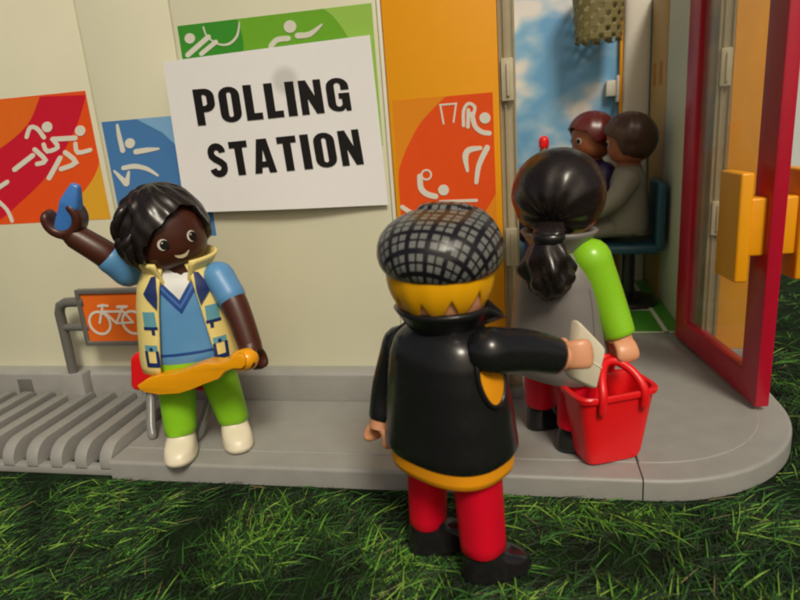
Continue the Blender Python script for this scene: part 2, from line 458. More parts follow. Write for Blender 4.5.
def add_torso(root, T, z0, z1, mat, name='torso'):
    mb = MB(); R = T.rings(z0, z1)
    a, b = interp(T.p, z1); a0, b0 = interp(T.p, z0)
    R = [sring(0, 0, z0 + 0.03, a0 * 0.9, b0 * 0.9, T.n), sring(0, 0, z0 - 0.005, a0 * 0.965, b0 * 0.965, T.n)] + R[1:]
    R += [sring(0, 0, z1 + 0.03, a * 0.8, b * 0.8, T.n)]
    mb.loft(R)
    return mb.build(name, mat, root, 50)

def add_leg(root, sx, hip, ank, mat, shoe_mat, fwd=0.0, splay=0.0, toe=0.0, top=2.55, at=None):
    """one straight leg from hip to ankle with its shoe as a child"""
    mb = MB()
    h = Vector((sx, 0, top)); k = Vector((sx + splay, fwd, 0.72)) if at is None else Vector((at[0], at[1], 0.72))
    R = []
    for i in range(11):
        t = i / 10; p = h.lerp(k, t)
        a = hip + (ank - hip) * t
        R.append(sring(p.x, p.y, p.z, a, a * 1.08, 2.4, 28))
    R += [sring(k.x, k.y, k.z - 0.03, ank * 0.94, ank * 1.0, 2.4, 28), sring(k.x, k.y, k.z - 0.035, ank * 0.7, ank * 0.75, 2.4, 28)]
    mb.loft(R)
    leg = mb.build('leg', mat, root, 50)
    s = MB()
    # shoe: stacked soles narrowing to an ankle
    def sr(z, w, heel, toe_y, n=2.3):
        r = []
        cy = (heel + toe_y) / 2; b = (heel - toe_y) / 2
        for j in range(28):
            t = 2 * pi * j / 28; c, q = cos(t), sin(t)
            x = w * math.copysign(abs(c) ** (2 / n), c); y = cy + b * math.copysign(abs(q) ** (2 / n), q)
            x *= 1 - 0.10 * (y - cy) / b
            r.append((k.x + x * cos(toe) - (y) * sin(toe), k.y + x * sin(toe) + y * cos(toe), z))
        return r
    s.loft([sr(0.0, 0.36, 0.42, -0.90), sr(0.03, 0.42, 0.49, -1.02), sr(0.14, 0.44, 0.50, -1.06), sr(0.17, 0.43, 0.49, -1.05), sr(0.30, 0.43, 0.48, -1.0),
            sr(0.42, 0.42, 0.47, -0.88), sr(0.52, 0.40, 0.46, -0.66), sr(0.62, 0.38, 0.44, -0.48), sr(0.74, 0.36, 0.42, -0.40), sr(0.84, 0.34, 0.38, -0.36)])
    s.build('shoe', shoe_mat, leg, 60)
    return leg

def clip_hand(parent, W, fw, ax, mat, r=0.42, th=0.16, h=0.62, gap=70):
    """open ring hand of a toy figure: wrist stub, palm and two curved fingers round axis ax, open along fw"""
    W = Vector(W); fw = Vector(fw).normalized(); ax = Vector(ax).normalized()
    ax = (ax - fw * ax.dot(fw)).normalized(); sd = ax.cross(fw).normalized()
    c = W + fw * (r + 0.02)
    mb = MB(); rings = []
    n = 26
    for i in range(n + 1):
        a = radians(gap) + (2 * pi - 2 * radians(gap)) * i / n
        d = fw * cos(a) + sd * sin(a)
        e = min(i, n - i)
        k = [0.45, 0.82, 0.96][e] if e < 3 else 1.0
        hh = h / 2 * k * (0.86 + 0.14 * abs(cos(a / 2))); tt = th * (1.0 + 0.35 * (1 - abs(a - pi) / pi)) * k
        ro, ri = r + tt * 0.5, r - tt * 0.5
        rm = (ro + ri) / 2
        ring = []
        for j in range(14):
            q = 2 * pi * j / 14; cc, ss = cos(q), sin(q)
            ring.append(c + d * (rm + (ro - ri) / 2 * math.copysign(abs(cc) ** 0.7, cc)) + ax * hh * math.copysign(abs(ss) ** 0.6, ss))
        rings.append(ring)
    mb.loft(rings)
    mb.tube([W - fw * 0.22, W + fw * 0.06], [0.30, 0.33], 18, roundends=False)
    return mb.build('hand', mat, parent, 50)

def add_arm(root, S, E, Wp, mat, hand_mat, r=(0.52, 0.44, 0.37), ax=(1, 0, 0), fw=None, sleeve=None, skin=None, hr=0.42, gap=70, th=0.16, hh=0.62):
    """arm from shoulder to wrist; when sleeve is given the rest is a bare forearm"""
    S, E, Wp = Vector(S), Vector(E), Vector(Wp)
    pts = [Vector(p) for p in smooth_line([tuple(S), tuple(E), tuple(Wp)], 7)]
    rad = []
    n = len(pts) - 1
    for i in range(n + 1):
        t = i / n
        rad.append(r[0] + (r[1] - r[0]) * min(1, t * 2) + (r[2] - r[1]) * max(0, t * 2 - 1))
    mb = MB()
    if sleeve:
        k = max(2, int(n * sleeve))
        mb.tube(pts[:k + 1] , [x * 1.07 for x in rad[:k]] + [rad[k] * 1.10], 22, roundends=True)
        arm = mb.build('arm', mat, root, 50)
        f = MB(); f.tube(pts[k - 1:], rad[k - 1:], 22, roundends=False)
        fo = f.build('forearm', skin, arm, 50)
        hp = arm
    else:
        d = (pts[-1] - pts[-2]).normalized()
        d0 = (pts[0] - pts[1]).normalized()
        pre = [pts[0] + d0 * rad[0] * sin(radians(a)) for a in (88, 65, 40, 20)]
        prr = [rad[0] * cos(radians(a)) for a in (88, 65, 40, 20)]
        mb.tube(pre + pts + [pts[-1] + d * 0.02, pts[-1] + d * 0.022], prr + rad + [rad[-1] * 0.93, rad[-1] * 0.7], 22, roundends=False)
        arm = mb.build('arm', mat, root, 50); hp = arm
    fw = Vector(fw) if fw is not None else (pts[-1] - pts[-2])
    clip_hand(hp, pts[-1] + fw.normalized() * 0.10, fw, ax, hand_mat, r=hr, gap=gap, th=th, h=hh)
    return arm

def head_surface(c, r=0.98):
    """egg-topped toy head; returns f(theta, z offset)"""
    prof = [(-0.98, 0.40), (-0.92, 0.62), (-0.78, 0.80), (-0.5, 0.93), (-0.1, 0.985), (0.3, 0.97), (0.62, 0.82), (0.85, 0.52), (0.95, 0.22), (0.98, 0.02)]
    def rad(z):
        z = max(-0.98, min(0.98, z / r))
        for p, q in zip(prof, prof[1:]):
            if z <= q[0]:
                t = (z - p[0]) / (q[0] - p[0]); return r * (p[1] + (q[1] - p[1]) * t)
        return 0.02
    return rad

def add_head(root, c, mat, yaw=0.0, pitch=0.0, roll=0.0, r=0.98):
    """head as a mesh whose origin is its own centre, so that hair and hat turn with it"""
    rad = head_surface(c, r)
    mb = MB()
    zs = [r * sin(radians(-84 + 168 * i / 22)) for i in range(23)]
    mb.loft([sring(0, 0, z, rad(z), rad(z) * 0.98, 2.0, 36) for z in zs])
    mb.tube([(0, 0, -1.15), (0, 0, -0.6)], 0.5, 20, roundends=False)
    o = mb.build('head', mat, root, 60)
    o.location = c
    o.rotation_euler = (Matrix.Rotation(yaw, 3, 'Z') @ Matrix.Rotation(pitch, 3, 'X') @ Matrix.Rotation(roll, 3, 'Y')).to_euler()
    return o, rad

def hair_shell(head, mat, rx, ry, rz, bound, bump, cz=0.05, rows=26, N=96, name='hair', inner=0.84):
    """shell of hair round the head; bound(theta) gives how far down (angle from the top) it reaches"""
    mb = MB(); rings = []
    for i in range(rows + 1):
        ring = []
        for j in range(N):
            th = 2 * pi * j / N
            ph = max(0.02, bound(th) * i / rows)
            k = bump(th, ph)
            s_ = sin(ph)
            ring.append((rx * k * s_ * sin(th), -ry * k * s_ * cos(th), cz + rz * k * cos(ph)))
        rings.append(ring)
    last = rings[-1]
    rings.append([(x * (inner + 0.06), y * (inner + 0.06), z - 0.03) for x, y, z in last])
    rings.append([(x * inner * 0.9, y * inner * 0.9, z + 0.14) for x, y, z in last])
    mb.loft(rings)
    return mb.build(name, mat, head, 65)

def lerp_tab(tab):
    """periodic table of (degrees, value) -> f(theta)"""
    tab = sorted(tab)
    def f(th):
        d = (math.degrees(th) + 180) % 360 - 180
        t2 = [(tab[-1][0] - 360, tab[-1][1])] + tab + [(tab[0][0] + 360, tab[0][1])]
        for p, q in zip(t2, t2[1:]):
            if p[0] <= d <= q[0]:
                t = (d - p[0]) / (q[0] - p[0]); t = t * t * (3 - 2 * t)
                return radians(p[1] + (q[1] - p[1]) * t)
        return radians(90)
    return f

def to_local(root, p):
    return Matrix.Rotation(-root.rotation_euler.z, 3, 'Z') @ (Vector(p) - Vector(root.location))
def dir_local(root, d):
    return Matrix.Rotation(-root.rotation_euler.z, 3, 'Z') @ Vector(d)

# ------------------------------------------------------------------ ground and grass
def plane(name, x0, x1, y0, y1, z, mat):
    mb = MB(); mb.v += [Vector((x0, y0, z)), Vector((x1, y0, z)), Vector((x1, y1, z)), Vector((x0, y1, z))]
    mb.face((0, 1, 2, 3)); return mb.build(name, mat, None, 0)
structure(plane('ground', -400, 400, -400, 400, 0.0, M['ground']))

PL_Z = 0.60
def platform_x(y):   # right-hand outline of the platform
    return 7.35
def on_platform(x, y, m=0.0):
    if y < 14.12 - m: return False
    if x < 3.0: return y > 14.12 - m
    if y > 18.6: return x < 7.45 + m
    dx, dy = (x - 3.0) / (4.35 + m), (18.6 - y) / (4.48 + m)
    return dx * dx + dy * dy < 1

def make_grass():
    mb_v, mb_f, mb_m = [], [], []
    def blade(x, y, L, a, tilt, w, mi, z0=0.0):
        d = Vector((cos(a), sin(a), 0)); s_ = Vector((-sin(a), cos(a), 0)) * w / 2
        b = len(mb_v)
        cv = rnd.gauss(0, 0.07)
        segs = 3
        for i in range(segs):
            t = i / segs
            p = Vector((x, y, z0)) + d * (L * t * cos(tilt)) + s_.normalized() * cv * L * t * t
            p.z += L * sin(tilt) * (t - 0.55 * t * t) + 0.012
            ww = 1.0 - 0.55 * t
            mb_v.append(p - s_ * ww); mb_v.append(p + s_ * ww + Vector((0, 0, w * 0.35)))
        p = Vector((x, y, z0)) + d * (L * cos(tilt)) + s_.normalized() * cv * L
        p.z += L * sin(tilt) * 0.45 + 0.01
        mb_v.append(p)
        for i in range(segs - 1):
            mb_f.append((b + 2 * i, b + 2 * i + 1, b + 2 * i + 3, b + 2 * i + 2)); mb_m.append(mi)
        k = b + 2 * (segs - 1)
        mb_f.append((k, k + 1, b + 2 * segs)); mb_m.append(mi)
    def field(n, x0, x1, y0, y1, lm=1.0):
        for _ in range(n):
            x, y = rnd.uniform(x0, x1), rnd.uniform(y0, y1)
            if on_platform(x, y, 0.02): continue
            if x < 7.6 and y > 17.5: continue
            cl = noise.noise(Vector((x * 0.55, y * 0.55, 0))) + 0.6 * noise.noise(Vector((x * 1.7, y * 1.7, 4)))
            r = rnd.random() + 0.28 * cl
            if cl < 0.12 and rnd.random() < min(0.9, 0.38 - cl * 1.2): continue
            mi = 0 if r < 0.70 else (1 if r < 0.955 else 2)
            if rnd.random() < 0.012: mi = 3
            a = noise.noise(Vector((x * 0.22, y * 0.22, 9))) * 1.6 + rnd.gauss(0.9, 0.55)
            if rnd.random() < 0.62: a = rnd.uniform(0, 2 * pi)
            L = lm * rnd.uniform(0.28, 0.92) * (1.15 if mi == 2 else 1)
            ex, ey = x + cos(a) * L, y + sin(a) * L
            if on_platform(ex, ey, 0.0):
                if rnd.random() < 0.5: a += pi
                else: L *= 0.35
            blade(x, y, L, a, radians(rnd.uniform(3, 17)), rnd.uniform(0.013, 0.030) * (1.0, 1.25, 1.5, 1.1)[mi], mi)
    field(50000, -17, 13, 7.6, 14.3)
    field(5000, -24, -17, 9, 19)
    field(15000, 3, 15, 14.3, 24)
    field(7000, 7.4, 26, 20, 40, 1.2)
    field(2500, -28, -15, 14, 18)
    field(9000, 13, 42, 8, 24, 1.3)
    field(9000, 26, 60, 22, 59, 1.7)
    field(5000, 7.4, 30, 38, 59, 1.5)
    field(7000, -48, -21, 8, 45, 1.5)
    field(5000, -30, 30, -2, 7.7, 1.1)
    me = bpy.data.meshes.new('grass')
    me.from_pydata([tuple(p) for p in mb_v], [], mb_f)
    for k in ('blade_a', 'blade_b', 'blade_c', 'blade_d'): me.materials.append(M[k])
    me.polygons.foreach_set('material_index', mb_m)
    o = bpy.data.objects.new('grass', me); COL.objects.link(o)
    o['kind'] = 'stuff'; tag(o, 'short tangled dark green grass in front of the grey platform', 'grass')
make_grass()

bw = MB(); bw.box((10, 60, 20), (160, 1.0, 40)); 
tag(bw.build('room_wall', M['backdrop'], None, 0), 'pale wall far behind the toy building and the grass', 'wall')

# ------------------------------------------------------------------ platform
plat = thing('platform', 'grey plastic platform with rounded right corner that the toy building stands on', 'platform', (0, 0, 0))
def outline(inset, x_left=None):
    pts = []
    for i in range(25):
        a = radians(-90 + 90 * i / 24)
        pts.append((3.0 + (4.40 - inset) * cos(a), 18.6 + (4.45 - inset) * sin(a)))
    return pts
def slab(name, poly_fn, z0, z1, parent, edge=0.10):
    mb = MB(); rings = []
    prof = [(0.0, z0), (-0.05, z0 + 0.02)] if False else [(0.0, z0)]
    for k in range(6):
        a = radians(90 * k / 5); prof.append((edge * (1 - cos(a)), z1 - edge + edge * sin(a)))
    for ins, z in prof: rings.append([(x, y, z) for x, y in poly_fn(ins)])
    mb.loft(rings)
    return mb.build(name, M['grey'], parent, 35)
def corner_poly(i):
    return [(2.76, 14.15 + i)] + outline(i) + [(7.42 - i, 24.95), (2.76, 24.95)]
def middle_poly(i):
    return [(-11.97, 14.15 + i), (2.725, 14.15 + i), (2.725, 24.95), (-0.56, 24.95), (-0.56, 18.35), (-11.97, 18.35)]
slab('slab', middle_poly, 0.0, 0.57, plat)
slab('slab', corner_poly, 0.0, 0.57, plat)
def corner_in(i):
    return [(2.78, 14.95 + i)] + outline(0.80 + i) + [(6.62 - i, 24.9), (2.78, 24.9)]
def middle_in(i):
    return [(-11.85, 14.95 + i), (2.705, 14.95 + i), (2.705, 24.9), (-0.56, 24.9), (-0.56, 18.3), (-11.85, 18.3)]
slab('raised_slab', middle_in, 0.565, PL_Z, plat, 0.03)
slab('raised_slab', corner_in, 0.565, PL_Z, plat, 0.03)

# ------------------------------------------------------------------ bicycle rack with slots
rack = thing('bicycle_rack', 'grey slotted bicycle rack left of the platform', 'bike rack', (-16.06, 16.3, 0))
mb = MB(); mb.box((0, -1.84, 0.13), (8.1, 0.32, 0.26)); mb.box((0, 1.92, 0.3), (8.1, 0.3, 0.6))
mb.build('rack_base', M['grey'], rack, 40, 0.03)
xs = 3.83
for k in range(10):
    x = xs - 0.84 * k
    poly = [(-2.0, 0.20)]
    for i in range(9):
        a = radians(180 - 90 * i / 8); poly.append((-1.36 + 0.64 * cos(a), 0.34 + 0.58 * sin(a)))
    poly += [(1.85, 0.92), (1.95, 0.85), (1.95, 0.20)]
    mb = MB(); mb.prism([poly], lambda u, v, x=x: (x - 0.20, u, v), (0.40, 0, 0))
    mb.build('slat', M['grey'], rack, 35, 0.035)

# ------------------------------------------------------------------ toy building
bld = thing('toy_building', 'toy sports hall with cream and orange wall panels and an open doorway', 'toy building', (0, 18.8, 0))
BY = 18.8
def bbox(name, x0, x1, y0, y1, z0, z1, mat, parent=None, bev=0.03, label=None):
    mb = MB(); mb.box(((x0 + x1) / 2, (y0 + y1) / 2 - BY, (z0 + z1) / 2), (x1 - x0, y1 - y0, z1 - z0))
    o = mb.build(name, mat, parent or bld, 40, bev)
    if label: o['label'] = label
    return o
# plinth
mb = MB()
for x0, x1 in ((-21.5, -13.53), (-13.50, -0.55)):
    poly = [(0.0, 0), (0.0, 1.52), (0.10, 1.62), (0.40, 1.67), (1.1, 1.67), (1.1, 0)]
    mb.prism([poly], lambda u, v, x0=x0: (x0, 18.33 - BY + u, v), (x1 - x0, 0, 0))
pl = mb.build('plinth', M['grey'], bld, 40, 0.03)
mb = MB(); mb.box((-18.3, 18.34 - BY, 1.02), (0.62, 0.06, 0.62)); mb.build('recess_shade', M['grey_dark'], pl, 40, 0.02)  # dark plate on the plinth face: the shade of a hole, done in colour
mb = MB(); mb.box((-15.95, 18.15 - BY, 0.9), (0.95, 0.5, 1.62)); mb.build('post_socket', M['grey'], pl, 40, 0.06)
TOP = 14.4
panels = []
for x0, x1 in ((-21.5, -13.53), (-13.49, -10.36), (-10.32, -3.98)):
    panels.append(bbox('wall_panel', x0, x1, BY, BY + 0.5, 1.66, TOP, M['cream'], None, 0.035))
bbox('panel_lip', -3.965, -3.86, BY - 0.05, BY + 0.5, 1.66, TOP, M['cream_lip'], None, 0.03)
op = bbox('wall_panel', -3.835, -0.60, BY - 0.02, BY + 0.5, 1.66, TOP, M['orange_wall'], None, 0.05, 'orange wall panel beside the doorway')
bbox('wall_cap', -21.5, -0.6, BY - 0.06, BY + 0.56, TOP + 0.003, TOP + 0.3, M['grey'], None, 0.04)

# stickers -- flat prints on the wall panels
def W2(x, y, Y=BY):   # photo pixel -> wall x, z
    p = P(x, y, Y); return (p.x, p.z)
def sticker(panel, layers, Y, name='sticker'):
    """layers: list of (polys in wall x, z, material key), each a hair in front of the one before"""
    mb = MB(); mats = []
    for i, (polys, key) in enumerate(layers):
        if M[key] not in mats: mats.append(M[key])
        off = 0.006 + 0.002 * i
        if key == 's_white': off = 0.016 + 0.0004 * i
        mb.prism(polys, lambda u, v: (u, Y - BY, v), (0, -off, 0), mats.index(M[key]), back=False)
    return mb.build(name, mats, panel, 0)
def tr(pts, ox, oy, k, Y=BY):
    return [W2(ox + x / k, oy + y / k, Y) for x, y in pts]
def marks(lines, heads, ox, oy, k, Y, rings=()):
    out = []
    for pts, w in lines:
        s_ = stroke(smooth_line(pts, 3) if len(pts) > 2 else pts, w)
        out.append(([tr(q, ox, oy, k, Y) for q in s_], 's_white'))
    for x, y, r in heads: out.append(([tr(circle(x, y, r), ox, oy, k, Y)], 's_white'))
    for x, y, r, w in rings: out.append(([tr(q, ox, oy, k, Y) for q in stroke(circle(x, y, r, 18), w, True)], 's_white'))
    return out
# running figures on red
red_base = [(-20.3, 11.17), (-13.66, 11.17), (-13.80, 7.03), (-20.3, 7.03)]
red_base = [(-20.3, 11.17), (-13.72, 11.17), (-13.72, 7.03), (-20.3, 7.03)]
def clipx(p): return [(max(-20.29, min(-13.725, x)), max(7.035, min(11.165, z))) for x, z in p]
L = [([red_base], 's_orange_red'),
     ([clipx(tr(smooth_line([(160, 66), (110, 180), (0, 275), (-120, 340)], 4) + [(-200, 330), (-260, 700), (-100, 640)] + smooth_line([(0, 560), (60, 510), (200, 370), (300, 200), (345, 60)], 4), 0, 80, 4))], 's_crimson'),
     ([clipx(tr([(-260, 100), (-100, 60), (158, 66)] + smooth_line([(160, 66), (110, 180), (0, 275), (-120, 340)], 4), 0, 80, 4))], 's_orange'),
     ([clipx(tr(smooth_line([(402, 325), (370, 400), (300, 490), (230, 580)], 4) + [(460, 580)], 0, 80, 4))], 's_yellow')]
L += marks([([(108, 228), (122, 190), (150, 195), (177, 230)], 17), ([(212, 237), (302, 232)], 20), ([(176, 258), (190, 285), (232, 270), (218, 245)], 17),
            ([(60, 358), (132, 302)], 20), ([(140, 278), (184, 322), (150, 336)], 18), ([(303, 255), (312, 290), (362, 280)], 17), ([(198, 392), (242, 312)], 20),
            ([(262, 290), (304, 330), (246, 356)], 19), ([(-6, 432), (30, 408)], 18), ([(-4, 486), (30, 520), (50, 564)], 14),
            ([(-60, 470), (-20, 452)], 18), ([(-90, 520), (-40, 500)], 18)], [(190, 188, 21), (322, 203, 21), (-40, 420, 20)], 0, 80, 4, BY)
sticker(panels[0], L, BY)
# swimmers on blue
bx0, bx1, bz0, bz1 = -13.36, -9.95, 6.3, 10.17
L = [([[(bx0, bz1), (-10.37, bz1), (-10.37, bz0), (bx0, bz0)]], 's_blue'),
     ([[(max(bx0, min(-10.375, x)), min(bz1 - 0.004, z)) for x, z in tr([(545, 150), (800, 135), (800, 345), (735, 290), (650, 210)], 0, 80, 4)]], 's_blue_pale')]
L += marks([([(470, 180), (478, 225), (492, 282)], (10, 17, 20)), ([(545, 287), (590, 280), (636, 275)], (22, 20, 8)),
            ([(495, 352), (540, 345), (590, 356), (632, 382)], (18, 20, 16, 8)), ([(458, 364), (506, 414)], (8, 24)), ([(508, 412), (516, 368)], (22, 10))],
           [(521, 253, 20)], 0, 80, 4, BY)
sticker(panels[1], L, BY)
# blue goes on across the panel joint
sticker(panels[2], [([[(-10.31, bz1), (bx1, bz1), (bx1, bz0), (-10.31, bz0)]], 's_blue'), ([[(-10.31, bz1 - 0.004), (bx1, bz1 - 0.004), (bx1, 8.4), (-10.31, 9.4)]], 's_blue_pale')], BY)
# archer and discus thrower on green
gx0, gx1, gz0, gz1 = -10.17, -4.10, 8.8, 12.74
k, ox = 3.636, 170
cl = lambda p: [(max(gx0 + .004, min(gx1 - .004, x)), max(gz0 + .004, min(gz1 - .004, z))) for x, z in p]
L = [([[(gx0, gz1), (gx1, gz1), (gx1, gz0), (gx0, gz0)]], 's_green'),
     ([cl(tr([(-10, 80), (240, 60)] + smooth_line([(245, 75), (268, 160), (255, 300)], 3) + [(0, 400)], ox, 0, k))], 's_green_dark'),
     ([cl(tr(smooth_line([(545, 20), (610, 80), (680, 200), (700, 320), (700, 520)], 4) + [(830, 520), (800, -20)], ox, 0, k))], 's_green_pale')]
L += marks([([(66, 200), (140, 135)], 19), ([(115, 196), (167, 153)], 17), ([(122, 98), (135, 132), (175, 160), (215, 160), (245, 130), (253, 82)], (5, 5, 6, 9, 9, 4)),
            ([(368, 168), (390, 145), (430, 140)], 20), ([(465, 130), (510, 124), (552, 90)], (22, 20, 7))], [(73, 140, 19), (437, 97, 23)], ox, 0, k, BY)
sticker(panels[2], L, BY)
# gymnasts on orange
oY = BY - 0.02
ox0, ox1 = -3.70, -0.78
cl = lambda p: [(max(ox0 + .004, min(ox1 - .004, x)), max(5.2 + .004, min(10.05 - .004, z))) for x, z in p]
L = [([[(ox0, 10.06), (ox1, 10.06), (ox1, 5.2), (ox0, 5.2)]], 's_amber'),
     ([cl(tr(smooth_line([(290, 20), (200, 110), (130, 200), (45, 400), (30, 640), (60, 900)], 4) + [(300, 1000), (420, 800)] + smooth_line([(450, 650), (500, 570), (540, 500)], 3) + [(530, -10)], 390, 90, 5, oY))], 's_orange_red')]
L += marks([([(268, 168), (252, 76)], 9), ([(250, 75), (332, 68)], 9), ([(331, 66), (318, 160)], 9), ([(368, 178), (368, 105), (392, 68), (424, 85), (416, 128)], 16),
            ([(392, 100), (390, 185)], 18), ([(410, 120), (425, 180), (460, 210), (497, 216)], 24), ([(388, 405), (377, 335), (395, 300), (452, 290)], (14, 30, 30, 20)),
            ([(432, 462), (445, 375), (486, 288)], (20, 26, 28)), ([(150, 432), (155, 490), (185, 520), (228, 532)], 28), ([(250, 556), (432, 552)], (10, 16)),
            ([(62, 585), (110, 615), (180, 640)], 22)],
           [(475, 140, 28), (268, 500, 27)], 390, 90, 5, oY, [(182, 424, 24, 9)])
sticker(op, L, oY)

# clear plastic strips with clips at both sides of the doorway
def clear_strip(x0, x1, y):
    mb = MB()
    mb.box(((x0 + x1) / 2, y - BY, (0.6 + TOP) / 2), (x1 - x0, 0.10, TOP - 0.6))
    for t in (0.03, 0.36, 0.97):
        mb.box((x0 + (x1 - x0) * t, y - 0.10 - BY, (0.6 + TOP) / 2), (0.05, 0.12, TOP - 0.62))
    s_ = mb.build('clear_strip', M['clear'], bld, 40)
    for z in (5.55, 10.35):
        c = MB(); c.box(((x0 + x1) / 2, y - 0.14 - BY, z), ((x1 - x0) * 0.8, 0.26, 1.15)); c.box(((x0 + x1) / 2 + 0.02, y - 0.30 - BY, z), (0.10, 0.10, 0.9))
        c.build('clip', M['clear_clip'], s_, 40, 0.04)
clear_strip(-0.575, -0.14, 18.95)
clear_strip(6.16, 6.58, 22.6)
bbox('plinth', -0.545, -0.10, 18.62, 19.3, 0.603, 0.95, M['grey'], None, 0.03)
pr = bbox('wall_panel', 6.60, 7.90, 22.45, 22.95, 0.85, TOP, M['orange_wall'], None, 0.05, 'narrow orange wall panel behind the door')
bbox('plinth', 7.44, 7.93, 22.4, 23.0, 0.0, 0.57, M['grey'], None, 0.0)
bbox('plinth', 6.14, 7.93, 22.4, 23.0, 0.575, 0.845, M['grey'], None, 0.03)
bbox('wall_panel', 6.50, 7.38, 23.0, 34.0, 0.585, TOP, M['tan'], None, 0.03, 'tan outer side wall right of the doorway')

# interior
hall = bbox('court_floor', -0.35, 6.2, 24.96, 34.0, 0.0, PL_Z, M['court'], None, 0)
mb = MB()
for x0, x1, y0, y1 in ((5.45, 5.62, 25.0, 33.9), (-0.3, 5.45, 28.05, 28.2), (-0.3, 6.15, 24.98, 25.13), (2.6, 2.75, 28.2, 33.9)):
    mb.box(((x0 + x1) / 2, (y0 + y1) / 2 - BY, PL_Z + 0.004), (x1 - x0, y1 - y0, 0.008))
mb.build('court_line', M['s_white'], hall, 0)
iw = bbox('wall_panel', 6.2, 6.38, 24.9, 34.0, PL_Z, TOP, M['sage'], None, 0.02, 'pale inner side wall of the hall')
st = bbox('stripe', 6.165, 6.20, 30.0, 33.2, PL_Z, TOP, M['tan'], iw, 0.01, 'tan upright strip on the inner wall')
for y in (31.1, 32.5):
    mb = MB(); mb.box((6.155, y - BY, 10.75), (0.03, 0.5, 1.0)); mb.build('slot', M['slot'], st, 40, 0.01)
bbox('wall_panel', -0.62, -0.36, 19.35, 34.0, PL_Z, TOP, M['cream'], None, 0.02, 'inner left side wall of the hall')
bbox('back_wall', -0.62, 6.38, 34.0, 34.3, 0.0, TOP + 1.6, M['skyprint'], None, 0.02, 'back wall printed with blue sky and clouds')
bbox('post', 4.78, 4.93, 33.7, 33.98, PL_Z, TOP + 1.0, M['orange_wall'], None, 0.02, 'thin orange post on the back wall')
col = MB()
col.loft([sring(5.55, 33.7 - BY, z, 0.62, 0.28, 3.0, 28) for z in (PL_Z, TOP + 1.0)])
col.build('column', M['white'], bld, 40)
c = MB(); c.box((4.42, 33.75 - BY, 10.35), (0.55, 0.4, 0.75)); c.box((4.68, 33.7 - BY, 10.3), (0.14, 0.6, 1.25)); c.build('clip', M['white'], bld, 40, 0.05)

# door
hx, hy, fx, fy = 5.86, 24.35, 6.66, 18.0
dl = sqrt((fx - hx) ** 2 + (fy - hy) ** 2)
door = MB()
dang = atan2(fy - hy, fx - hx)
def dpt(u, n, z):   # u along the door from its hinge, n outward (towards the doorway), z up
    return Vector((hx + cos(dang) * u + sin(dang) * n, hy + sin(dang) * u - cos(dang) * n - BY, z))
drot = Matrix.Rotation(dang, 3, 'Z')
DB, DT = 0.72, 15.0
def dbox(mb, u0, u1, n0, n1, z0, z1, mi=0):
    mb.box(dpt((u0 + u1) / 2, (n0 + n1) / 2, (z0 + z1) / 2), (u1 - u0, n1 - n0, z1 - z0), mi, drot)
frame_u = 1.0
poly_out = [(0, DB), (dl, DB), (dl, DT), (0, DT)]
poly_in = [(0.95, DB + 0.85), (dl - 1.0, DB + 0.85), (dl - 1.0, DT - 0.9), (0.95, DT - 0.9)]
door.prism([poly_out, poly_in], lambda u, v: dpt(u, -0.20, v), dpt(0, 0.20, 0) - dpt(0, -0.20, 0))
dr = door.build('door', M['crimson'], bld, 40, 0.05)
dr['label'] = 'open door with a crimson frame and clear pane'
g = MB(); dbox(g, 0.9, dl - 0.95, -0.03, 0.03, DB + 0.8, DT - 0.85); g.build('pane', M['glass'], dr, 0)
for sgn in (1, -1):
    hmb = MB()
    dbox(hmb, dl - 1.42, dl - 0.12, sgn * 0.62, sgn * 0.98, 4.45, 7.45)
    dbox(hmb, dl - 0.95, dl - 0.25, sgn * 0.15, sgn * 0.66, 5.15, 6.75)
    hmb.build('handle', M['handle'], dr, 40, 0.07, 3)
for z in (2.2, 8.0, 13.5):
    q = MB(); q.tube([dpt(-0.08, -0.05, z - 0.5), dpt(-0.08, -0.05, z + 0.5)], 0.12, 14, roundends=False); q.build('hinge', M['crimson'], dr, 40)

# ------------------------------------------------------------------ basketball net inside
net = thing('basketball_net', 'olive basketball net with round holes hanging inside the hall', 'basketball net', (3.6, 32.4, 14.9))
mb = MB()
nu, nv = 22, 8
def npt(u, v):   # v from 0 bottom to nv top
    z = -2.5 + 2.5 * v / nv
    r = 1.02 + 0.16 * (v / nv) ** 2
    zz = z + (0.09 if u % 1 == 0 and v == 0 and int(u) % 2 == 0 else 0)
    a = 2 * pi * u / nu
    return (r * cos(a), r * sin(a), zz)
for i in range(nu):
    for j in range(nv):
        cx, cy = i + 0.5, j + 0.5
        b = len(mb.v); hole = []
        outer = [(i, j), (i + .5, j), (i + 1, j), (i + 1, j + .5), (i + 1, j + 1), (i + .5, j + 1), (i, j + 1), (i, j + .5)]
        rr = 0.41 if (i + j) % 2 == 0 else 0.0
        if rr == 0.0:
            mb.v.extend(Vector(npt(*p)) for p in outer); mb.face([b + q for q in range(8)])
            continue
        inner = [(cx + (x - cx) * rr * 2 * (0.72 if abs(x - cx) + abs(y - cy) > 0.9 else 1), cy + (y - cy) * rr * 2 * (0.72 if abs(x - cx) + abs(y - cy) > 0.9 else 1)) for x, y in outer]
        mb.v.extend(Vector(npt(*p)) for p in outer); mb.v.extend(Vector(npt(*p)) for p in inner)
        for q in range(8):
            w = (q + 1) % 8; mb.face((b + q, b + w, b + 8 + w, b + 8 + q))
mb.build('net', M['net'], net, 60, solid=0.05)
r_ = MB(); pts = [(1.22 * cos(2 * pi * j / 32), 1.22 * sin(2 * pi * j / 32), 0.03) for j in range(33)]
r_.tube(pts, 0.09, 10, roundends=False)
r_.tube([(0, 1.2, 0.03), (0, 1.56, 0.03)], 0.12, 10, roundends=False)
r_.build('hoop', M['s_orange'], net, 50)

